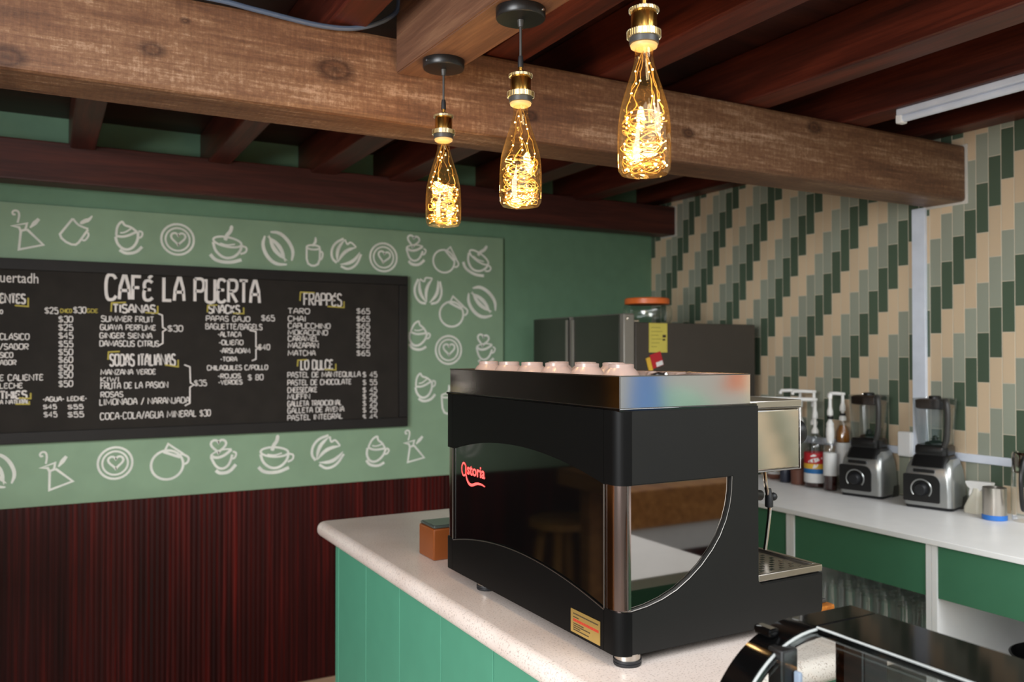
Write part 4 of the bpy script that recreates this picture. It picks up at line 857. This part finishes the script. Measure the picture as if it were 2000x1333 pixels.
# upturned tumblers on the middle shelf
def make_tumbler():
    t = obj('drinking_glass', MB().lathe([(0.0355, 0.0), (0.0365, 0.0005), (0.0300, 0.144), (0.0295, 0.149), (0.0, 0.150)], seg=24, cap0=False).lathe([(0.0, 0.138), (0.0275, 0.136), (0.0335, 0.001), (0.0355, 0.0)], seg=24, cap0=False, cap1=False), 'glass')
    return tag(t, 'clear tumbler standing upside down on the shelf under the worktop', 'glass', 'tumblers on the shelf under the worktop')
tb = None; rr = random.Random(4)
for i in range(7):
    for j in range(4):
        y = 2.226 - i * 0.0755; x = 2.525 + j * 0.082
        if tb is None: tb = make_tumbler(); o = tb
        else: o = tb.copy(); COL.objects.link(o)
        o.location = (x + rr.uniform(-0.003, 0.003), y + rr.uniform(-0.001, 0.001), 0.5604)
        o.rotation_euler = (0, 0, rr.uniform(0, 6))

pot = thing('cooking_pot', 'black round pot on the shelf at the right edge of the photo', 'pot', (2.74, 1.455, 0.56))
obj('pot_body', MB().lathe([(0.135, 0.5604), (0.145, 0.566), (0.150, 0.606), (0.156, 0.610), (0.150, 0.613), (0.142, 0.572), (0.0, 0.570)], (2.74, 1.455, 0), 48), 'black_plastic', pot)
obj('handle', MB().tube(catmull([(2.74 - 0.03, 1.455 - 0.148, 0.59), (2.74 - 0.025, 1.455 - 0.175, 0.593), (2.74 + 0.025, 1.455 - 0.175, 0.593), (2.74 + 0.03, 1.455 - 0.148, 0.59)], 4), 0.006, 8), 'rubber', pot)

# ------------------------------------------------------------------ fridge in the corner, jar and notes
fg = thing('fridge', 'dark two-door fridge in the corner between green wall and tiled wall', 'fridge', (2.6, 3.38, 0))
obj('fridge_body', MB().box(2.276, 2.99, 3.0, 3.765, 0.03, 1.678, 0.004), 'fridge_dark', fg)
for y0, y1 in ((3.0, 3.392), (3.432, 3.765)):
    d = obj('door', MB().box(2.212, 2.272, y0, y1, 0.08, 1.716, 0.006), 'fridge_edge', fg)
    obj('door_front', MB().box(2.205, 2.2122, y0 + (0.026 if y0 < 3.1 else 0.002), y1 - 0.002, 0.09, 1.712, 0.001), 'fridge_glass', parent=d)
    obj('handle', MB().box(2.196, 2.2052, (y1 - 0.012) if y0 < 3.1 else (y0 + 0.0), (y1 + 0.004) if y0 < 3.1 else (y0 + 0.016), 0.5, 1.70, 0.002), 'fridge_edge', parent=d)
obj('hinge', MB().box(2.236, 2.30, 3.004, 3.030, 1.679, 1.690, 0.003).ball((2.236, 3.004, 1.694), 0.009), 'steel', fg)
nt = tag(obj('paper_note', MB().box(2.350, 2.452, 2.9972, 2.9995, 1.545, 1.676), 'note'), 'yellow paper note stuck on the side of the dark fridge', 'note')
nm = MB()
for k in range(6): nm.box(2.362, 2.362 + (0.05, 0.062, 0.04, 0.058, 0.045, 0.03)[k], 2.9966, 2.9971, 1.655 - k * 0.017, 1.6565 - k * 0.017)
nm.box(2.425, 2.444, 2.9966, 2.9971, 1.612, 1.624); nm.box(2.425, 2.440, 2.9966, 2.9971, 1.598, 1.606)
obj('note_writing', nm, 'dark_ink', parent=nt)
mg = thing('fridge_magnet', 'tilted red and yellow picture magnet below the paper note', 'magnet', (2.383, 2.9985, 1.507))
Rm = Matrix.Translation((2.383, 0, 1.507)) @ Matrix.Rotation(math.radians(-17), 4, 'Y')
obj('picture', MB().box(-0.022, 0.040, 2.9955, 2.9990, -0.030, 0.034, mat=Rm), 'label_red', mg)
obj('side_strip', MB().box(-0.046, -0.024, 2.9955, 2.9990, -0.036, 0.026, mat=Rm), 'label_yellow', mg)
obj('corner_print', MB().box(0.0, 0.038, 2.9948, 2.9956, -0.028, -0.008, mat=Rm), 'label_white', mg)
jr = thing('plastic_jar', 'clear plastic jar with orange lid on top of the fridge', 'jar', (2.465, 3.16, 1.679))
obj('jar_body', MB().lathe([(0.085, 1.6795), (0.105, 1.682), (0.114, 1.70), (0.114, 1.745), (0.108, 1.765), (0.097, 1.775)], (2.465, 3.16, 0), 44, cap1=False), 'jar_plastic', jr)
obj('lid', MB().lathe([(0.101, 1.768), (0.104, 1.771), (0.104, 1.792), (0.099, 1.797), (0.0, 1.798)], (2.465, 3.16, 0), 44), 'orange', jr)

# ------------------------------------------------------------------ blenders
def make_blender():
    t = thing('countertop_blender', 'silver and black blender beside the syrup bottles, left of the two', 'blender', (2.964, 2.342, RZ), 0.24, 'blenders on the white worktop')
    K = dict(parent=t, local=True)
    obj('base', MB().loft([(0.012, 0, 0, .076, .090, .022), (0.06, 0, 0, .077, .090, .022), (0.11, 0.001, 0, .075, .088, .024), (0.145, 0.002, 0, .072, .084, .026), (0.172, 0.006, 0, .064, .077, .03), (0.186, 0.010, 0, .056, .070, .03)]), 'silver_paint', **K)
    obj('front_panel', MB().prism(rounded_poly([(0.086, 0.026), (-0.046, 0.026), (-0.046, 0.128), (0.086, 0.128)], [0.006, 0.006, 0.032, 0.008]), -0.0790, -0.0700, 'yz'), 'black_plastic', **K)
    obj('name_strip', MB().box(-0.0785, -0.066, -0.026, 0.050, 0.136, 0.148, 0.002), 'black_plastic', **K)
    obj('control_knob', MB().lathe([(0.026, -0.079), (0.0255, -0.084), (0.021, -0.096), (0.018, -0.0985), (0.0, -0.099)], (0, 0.020, 0.074), 28, 'x'), 'rubber', **K)
    obj('dial_ring', MB().tube([(-0.0797, 0.020 + 0.036 * math.cos(a), 0.074 + 0.036 * math.sin(a)) for a in [math.radians(-40 + 260 * i / 30) for i in range(31)]], 0.0030, 6), 'silver_paint', **K)
    obj('foot', MB().loft([(0.0004, 0, 0, .070, .084, .02), (0.013, 0, 0, .073, .087, .02)]), 'rubber', **K)
    obj('rear_foot', MB().loft([(0.0004, 0.045, 0, .036, .0915, .012), (0.045, 0.052, 0, .028, .0915, .012)]), 'dark_grey', **K)
    obj('saddle', MB().loft([(0.158, -0.028, 0, .046, .064, .02), (0.190, 0.004, 0, .056, .066, .024), (0.198, 0.006, 0, .052, .062, .024)]), 'black_plastic', **K)
    obj('jar_collar', MB().loft([(0.197, 0.006, 0, .050, .058, .02), (0.206, 0.006, 0, .053, .060, .02), (0.230, 0.006, 0, .052, .059, .02), (0.236, 0.006, 0, .048, .054, .02)]), 'black_plastic', **K)
    j = obj('jar', MB().loft([(0.236, 0.006, 0, .047, .052, .018), (0.30, 0.006, 0, .052, .059, .018), (0.412, 0.006, 0, .058, .066, .018)], cap=False).loft([(0.412, 0.006, 0, .055, .063, .016), (0.30, 0.006, 0, .049, .056, .016), (0.240, 0.006, 0, .044, .049, .016)], cap=False), 'jar_plastic', **K)
    obj('blade_base', MB().lathe([(0.036, 0.237), (0.034, 0.244), (0.012, 0.252), (0.008, 0.268), (0.0, 0.27)], (0.006, 0, 0), 24).box(-0.024, 0.036, -0.005, 0.005, 0.258, 0.261), 'rubber', parent=j, local=True)
    obj('lid', MB().loft([(0.372, 0.006, 0, .046, .050, .016), (0.376, 0.006, 0, .052, .056, .016), (0.404, 0.006, 0, .053, .057, .016), (0.410, 0.006, 0, .044, .048, .016)]).lathe([(0.022, 0.409), (0.022, 0.418), (0.018, 0.421), (0.0, 0.4215)], (0.006, 0, 0), 24), 'black_plastic', **K)
    h = MB(); pts = [(-0.048, -0.052, 0.236), (-0.058, -0.064, 0.262), (-0.060, -0.068, 0.31), (-0.060, -0.069, 0.36), (-0.056, -0.064, 0.398), (-0.046, -0.056, 0.406)]
    h.tube(catmull(pts, 4), 0.0105, 10); obj('handle', h, 'dark_grey', **K)
    return t
b1 = make_blender()
b2 = copy_tree(b1); b2.location = (2.962, 2.046, RZ); b2.rotation_euler = (0, 0, 0.26)
b2['label'] = 'silver and black blender in front of the white cable duct, right of the two'

# ------------------------------------------------------------------ syrup bottles with pumps and the rest of the worktop
def pump(t, x, y, z0, zc, zt, ang, length, r=0.006, ring=None):
    """collar, stem, head and spout of a white pump dispenser"""
    p = obj('pump', MB().lathe([(0.015, z0), (0.016, z0 + 0.012), (0.011, z0 + 0.022), (0.0075, z0 + 0.028), (0.0065, zc), (0.0125, zc + 0.004), (0.0125, zc + 0.022), (0.0075, zc + 0.038), (0.0062, zt - 0.012), (0.0105, zt - 0.010), (0.0105, zt), (0.0, zt + 0.001)], (x, y, 0), 18), 'pump', t)
    dx, dy = math.cos(ang), math.sin(ang)
    obj('spout', MB().tube([(x, y, zt - 0.006), (x + dx * length * .5, y + dy * length * .5, zt - 0.004), (x + dx * length * .95, y + dy * length * .95, zt - 0.005), (x + dx * length, y + dy * length, zt - 0.013), (x + dx * length, y + dy * length, zt - 0.020)], r, 10), 'pump', parent=p)
    if ring: obj('pump_ring', MB().lathe([(0.011, ring), (0.0125, ring + 0.002), (0.0125, ring + 0.010), (0.011, ring + 0.012)], (x, y, 0), 16), 'rubber', parent=p)
AW = math.atan2(0.74, -0.67)
s1 = thing('syrup_bottle', 'squat sauce bottle with red, yellow and blue label and long white pump', 'bottle', (2.945, 2.600, RZ), group='pump bottles on the worktop')
obj('bottle', MB().lathe([(0.044, RZ + 0.0004), (0.0465, RZ + 0.006), (0.0465, RZ + 0.175), (0.040, RZ + 0.20), (0.020, RZ + 0.225), (0.015, RZ + 0.235)], (2.945, 2.600, 0), 32), 'jar_plastic', s1)
obj('sauce', MB().lathe([(0.043, RZ + 0.004), (0.0445, RZ + 0.01), (0.0445, RZ + 0.115), (0.0, RZ + 0.116)], (2.945, 2.600, 0), 28), 'syrup_dark', s1)
for z0, z1, m_ in ((0.022, 0.062, 'label_white'), (0.062, 0.082, 'label_blue'), (0.082, 0.104, 'label_yellow'), (0.104, 0.150, 'label_red')):
    obj('label_band', MB().lathe([(0.0467, RZ + z0), (0.0471, RZ + z0), (0.0471, RZ + z1), (0.0467, RZ + z1)], (2.945, 2.600, 0), 32, cap0=False, cap1=False), m_, s1)
lm = MB(); vd = Vector((-2.945, -2.600, 0)).normalized(); sd = Vector((vd.y, -vd.x, 0)) * -1
def onlabel(u, v, r=0.0476):
    a = math.atan2(vd.y, vd.x) + u / r; return (2.945 + r * math.cos(a), 2.600 + r * math.sin(a), RZ + v)
lm.ribbon([(-0.030, 0.112), (-0.015, 0.117), (0.0, 0.120), (0.012, 0.124), (0.030, 0.130)], [0.006, 0.014, 0.018, 0.014, 0.006], onlabel)
lm.ribbon([(-0.01, 0.085), (0.0, 0.095), (0.012, 0.102)], [0.004, 0.016, 0.004], onlabel)
lm.ribbon([(-0.02, 0.136), (-0.006, 0.141), (0.004, 0.14)], [0.004, 0.010, 0.004], onlabel)
obj('label_print', lm, 'label_white', s1, flat=True)
pump(s1, 2.945, 2.600, RZ + 0.232, 1.255, 1.345, AW, 0.29, 0.0085)
s2 = thing('syrup_bottle', 'clear tall pump bottle standing behind the brown tumbler', 'bottle', (3.02, 2.752, RZ), group='pump bottles on the worktop')
obj('bottle', MB().lathe([(0.034, RZ + 0.0004), (0.036, RZ + 0.005), (0.036, RZ + 0.19), (0.028, RZ + 0.22), (0.014, RZ + 0.25), (0.0135, RZ + 0.27)], (3.02, 2.752, 0), 28), 'jar_plastic', s2)
obj('syrup', MB().lathe([(0.033, RZ + 0.004), (0.034, RZ + 0.008), (0.034, RZ + 0.10), (0.0, RZ + 0.101)], (3.02, 2.752, 0), 24), 'brown_cup', s2)
pump(s2, 3.02, 2.752, RZ + 0.262, 1.295, 1.375, AW, 0.085, 0.0075)
s5 = thing('syrup_bottle', 'clear pump bottle against the tiles behind the red-labelled sauce bottle', 'bottle', (3.012, 2.665, RZ), group='pump bottles on the worktop')
obj('bottle', MB().lathe([(0.032, RZ + 0.0004), (0.034, RZ + 0.005), (0.034, RZ + 0.19), (0.026, RZ + 0.22), (0.014, RZ + 0.25), (0.0135, RZ + 0.27)], (3.012, 2.665, 0), 28), 'jar_plastic', s5)
pump(s5, 3.012, 2.665, RZ + 0.262, 1.30, 1.375, AW, 0.09, 0.0075)
s3 = thing('syrup_bottle', 'slim white-labelled pump bottle with dark red syrup, just left of the blender', 'bottle', (2.925, 2.502, RZ), group='pump bottles on the worktop')
obj('bottle', MB().lathe([(0.026, RZ + 0.0004), (0.028, RZ + 0.005), (0.028, RZ + 0.165), (0.024, RZ + 0.185), (0.0135, RZ + 0.215), (0.013, RZ + 0.235)], (2.925, 2.502, 0), 28), 'jar_plastic', s3)
obj('syrup', MB().lathe([(0.025, RZ + 0.003), (0.0265, RZ + 0.008), (0.0265, RZ + 0.062), (0.0, RZ + 0.063)], (2.925, 2.502, 0), 24), 'syrup_dark', s3)
obj('paper_label', MB().lathe([(0.0282, RZ + 0.064), (0.0286, RZ + 0.064), (0.0286, RZ + 0.160), (0.0282, RZ + 0.160)], (2.925, 2.502, 0), 28, cap0=False, cap1=False), 'label_white', s3)
obj('pump_sleeve', MB().lathe([(0.0145, RZ + 0.200), (0.0175, RZ + 0.235), (0.0165, RZ + 0.265), (0.008, RZ + 0.285)], (2.925, 2.502, 0), 20), 'pump', s3)
pump(s3, 2.925, 2.502, RZ + 0.270, 1.275, 1.372, math.atan2(-2.5, -2.9), 0.05, 0.0085, 1.262)
s4 = thing('syrup_bottle', 'amber syrup pump bottle half hidden behind the left blender', 'bottle', (3.015, 2.512, RZ), group='pump bottles on the worktop')
obj('bottle', MB().lathe([(0.028, RZ + 0.0004), (0.031, RZ + 0.005), (0.031, RZ + 0.20), (0.028, RZ + 0.245), (0.014, RZ + 0.278), (0.0125, RZ + 0.30)], (3.015, 2.512, 0), 28), 'jar_plastic', s4)
obj('syrup', MB().lathe([(0.027, RZ + 0.20), (0.0285, RZ + 0.21), (0.026, RZ + 0.245), (0.013, RZ + 0.272), (0.0, RZ + 0.273)], (3.015, 2.512, 0), 24), 'amber', s4)
obj('paper_label', MB().lathe([(0.0313, RZ + 0.06), (0.0316, RZ + 0.06), (0.0316, RZ + 0.198), (0.0313, RZ + 0.198)], (3.015, 2.512, 0), 28, cap0=False, cap1=False), 'label_white', s4)
pump(s4, 3.015, 2.512, RZ + 0.292, 1.290, 1.372, AW, 0.055, 0.0075, 1.272)
tag(obj('spice_tin', MB().lathe([(0.022, RZ + 0.0004), (0.0235, RZ + 0.003), (0.0235, RZ + 0.055), (0.022, RZ + 0.060), (0.0, RZ + 0.0605)], (2.93, 2.757, 0), 24), 'navy'), 'small dark navy tin left of the brown tumbler', 'tin')
tag(obj('tumbler', MB().lathe([(0.029, RZ + 0.0004), (0.031, RZ + 0.003), (0.033, RZ + 0.066), (0.031, RZ + 0.066), (0.028, RZ + 0.006), (0.0, RZ + 0.006)], (2.935, 2.687, 0), 28), 'brown_cup'), 'plain brown tumbler left of the red-labelled sauce bottle', 'tumbler')
bw = thing('bowl', 'small dark bowl with white filling near the machine head', 'bowl', (2.96, 2.85, RZ))
obj('bowl_body', MB().lathe([(0.020, RZ + 0.0004), (0.034, RZ + 0.010), (0.040, RZ + 0.026), (0.038, RZ + 0.026), (0.0, RZ + 0.018)], (2.96, 2.85, 0), 28), 'brown_cup', bw)
obj('filling', MB().lathe([(0.037, RZ + 0.024), (0.025, RZ + 0.033), (0.0, RZ + 0.036)], (2.96, 2.85, 0), 24), 'label_white', bw)

sb = thing('spray_bottle', 'short ivory spray bottle with white trigger head beside the right blender', 'spray bottle', (2.985, 1.900, RZ))
obj('bottle', MB().loft([(RZ + 0.0004, 2.985, 1.900, .030, .030, .012), (RZ + 0.02, 2.985, 1.900, .031, .031, .014), (RZ + 0.05, 2.985, 1.896, .024, .024, .014), (RZ + 0.075, 2.985, 1.893, .015, .015, .010), (RZ + 0.09, 2.985, 1.892, .013, .013, .010)]), 'ivory', sb)
obj('trigger_head', MB().prism(rounded_poly([(1.935, RZ + 0.113), (1.925, RZ + 0.094), (1.905, RZ + 0.080), (1.878, RZ + 0.080), (1.866, RZ + 0.096), (1.838, RZ + 0.104), (1.832, RZ + 0.118)], [0.004] * 7, 3), 2.975, 2.997, 'yz'), 'pump', sb)
obj('trigger', MB().tube(catmull([(2.986, 1.912, RZ + 0.09), (2.982, 1.915, RZ + 0.066), (2.978, 1.906, RZ + 0.044), (2.978, 1.912, RZ + 0.032)], 4), [0.008] * 8 + [0.005] * 5, 8), 'pump', sb)
sc_ = thing('steel_tumbler', 'brushed steel tumbler with blue base beside the spray bottle', 'tumbler', (2.925, 1.792, RZ))
obj('steel_body', MB().lathe([(0.0385, RZ + 0.014), (0.039, RZ + 0.016), (0.0385, RZ + 0.112), (0.0365, RZ + 0.112), (0.036, RZ + 0.02), (0.0, RZ + 0.02)], (2.925, 1.792, 0), 36), 'brushed', sc_)
obj('blue_base', MB().lathe([(0.039, RZ + 0.0004), (0.0405, RZ + 0.002), (0.0405, RZ + 0.016), (0.039, RZ + 0.018)], (2.925, 1.792, 0), 36), 'blue', sc_)
kt = thing('glass_kettle', 'glass kettle with steel band and black handle at the right edge', 'kettle', (2.99, 1.715, RZ))
obj('glass_body', MB().lathe([(0.047, RZ + 0.0004), (0.050, RZ + 0.004), (0.050, RZ + 0.14), (0.046, RZ + 0.19)], (2.99, 1.715, 0), 36, cap1=False), 'glass', kt)
obj('steel_band', MB().lathe([(0.0475, RZ + 0.170), (0.049, RZ + 0.172), (0.048, RZ + 0.232), (0.044, RZ + 0.240), (0.0, RZ + 0.246)], (2.99, 1.715, 0), 36), 'steel', kt)
obj('handle', MB().tube(catmull([(2.945, 1.700, RZ + 0.225), (2.925, 1.694, RZ + 0.21), (2.908, 1.689, RZ + 0.16), (2.910, 1.689, RZ + 0.10), (2.925, 1.694, RZ + 0.055), (2.943, 1.699, RZ + 0.045)], 5), 0.0075, 10), 'black_plastic', kt)
obj('strut', MB().box(2.94, 2.952, 1.692, 1.712, RZ + 0.12, RZ + 0.235, 0.004), 'steel', kt)

# ------------------------------------------------------------------ things beyond the frame that the shiny machine mirrors
tbl = thing('bar_table', 'tall wooden table beyond the left edge, mirrored in the machine', 'table', (-0.58, 2.5, 0))
obj('table_top', MB().box(-0.96, -0.20, 1.95, 3.12, 0.975, 1.045, 0.006), 'table_wood', tbl)
for x in (-0.88, -0.30):
    for y in (2.05, 3.0): obj('leg', MB().box(x - 0.035, x + 0.035, y - 0.035, y + 0.035, 0.0, 0.975, 0.003), 'table_wood', tbl)
stl = thing('bar_stool', 'wooden bar stool mirrored in the dark pane of the machine', 'stool', (-0.47, 3.50, 0))
obj('seat', MB().lathe([(0.15, 0.70), (0.165, 0.705), (0.165, 0.735), (0.155, 0.742), (0.0, 0.743)], (-0.47, 3.50, 0), 32), 'stool_wood', stl)
for a in range(4):
    t_ = PI / 4 + a * PI / 2; obj('leg', MB().tube([(-0.47 + 0.10 * math.cos(t_), 3.50 + 0.10 * math.sin(t_), 0.705), (-0.47 + 0.20 * math.cos(t_), 3.50 + 0.20 * math.sin(t_), 0.0)], 0.022, 8), 'stool_wood', stl)
obj('rung', MB().tube([(-0.47 + 0.165 * math.cos(PI / 4 + a * PI / 2), 3.50 + 0.165 * math.sin(PI / 4 + a * PI / 2), 0.25) for a in range(4)], 0.012, 8, True), 'stool_wood', stl)
bnc = thing('street_bench', 'low wooden counter on a pale plinth at the street side, mirrored in the machine', 'counter', (2.0, -1.95, 0))
obj('bench_face', MB().box(0.3, 4.2, -2.05, -1.85, 0.44, 0.68, 0.006), 'table_wood', bnc)
obj('plinth', MB().box(0.35, 4.15, -2.02, -1.88, 0.27, 0.439), 'white_paint', bnc)
obj('base', MB().box(0.35, 4.15, -2.00, -1.90, 0.0, 0.269), 'wainscot', bnc)
tag(obj('building', MB().box(-14, 16, -12.5, -12, -0.09, 7.0), plain('cream_render', '#e6dfd2', 0.8)), 'cream building across the street', 'building', None, 'structure')
def parasol(name, x, y, col, label, zt=2.3, r=0.55, zb=1.1):
    t = thing(name, label, 'parasol', (x, y, -0.09))
    obj('canopy', MB().lathe([(r, zb), (r * 0.62, zb + (zt - zb) * 0.45), (0.02, zt), (0.0, zt + 0.01)], (x, y, 0), 24, cap0=False), plain(name + '_cloth', col, 0.7), t)
    obj('pole', MB().lathe([(0.02, -0.088), (0.02, zt)], (x, y, 0), 12), 'brushed', t)
parasol('parasol', 5.62, -3.3, '#f5875a', 'orange parasol out in the street, mirrored in the steel tray', 1.75, 0.26, 1.2)
parasol('parasol', 4.62, -3.55, '#6a9be0', 'blue parasol out in the street, mirrored in the steel tray', 2.7, 0.16, 0.95)
sv = thing('serving_counter', 'low white counter beside the display case, mirrored in the side of the machine', 'counter', (1.56, 0.0, 0))
obj('counter_top', MB().box(1.36, 1.76, -0.9, 0.52, 0.895, 0.925, 0.004), 'white_lam', sv)
obj('steel_edge', MB().box(1.354, 1.3599, -0.9, 0.52, 0.895, 0.927, 0.001), 'steel', sv)
obj('counter_body', MB().box(1.38, 1.74, -0.88, 0.50, 0.0, 0.8949), 'cab_green', sv)
tag(obj('shrub', MB().ball((6.3, -5.2, 0.55), 0.6, 3), plain('leaf_green', '#a8cdb0', 0.8, var=0.3, scale=20)), 'round green shrub out in the street', 'shrub')
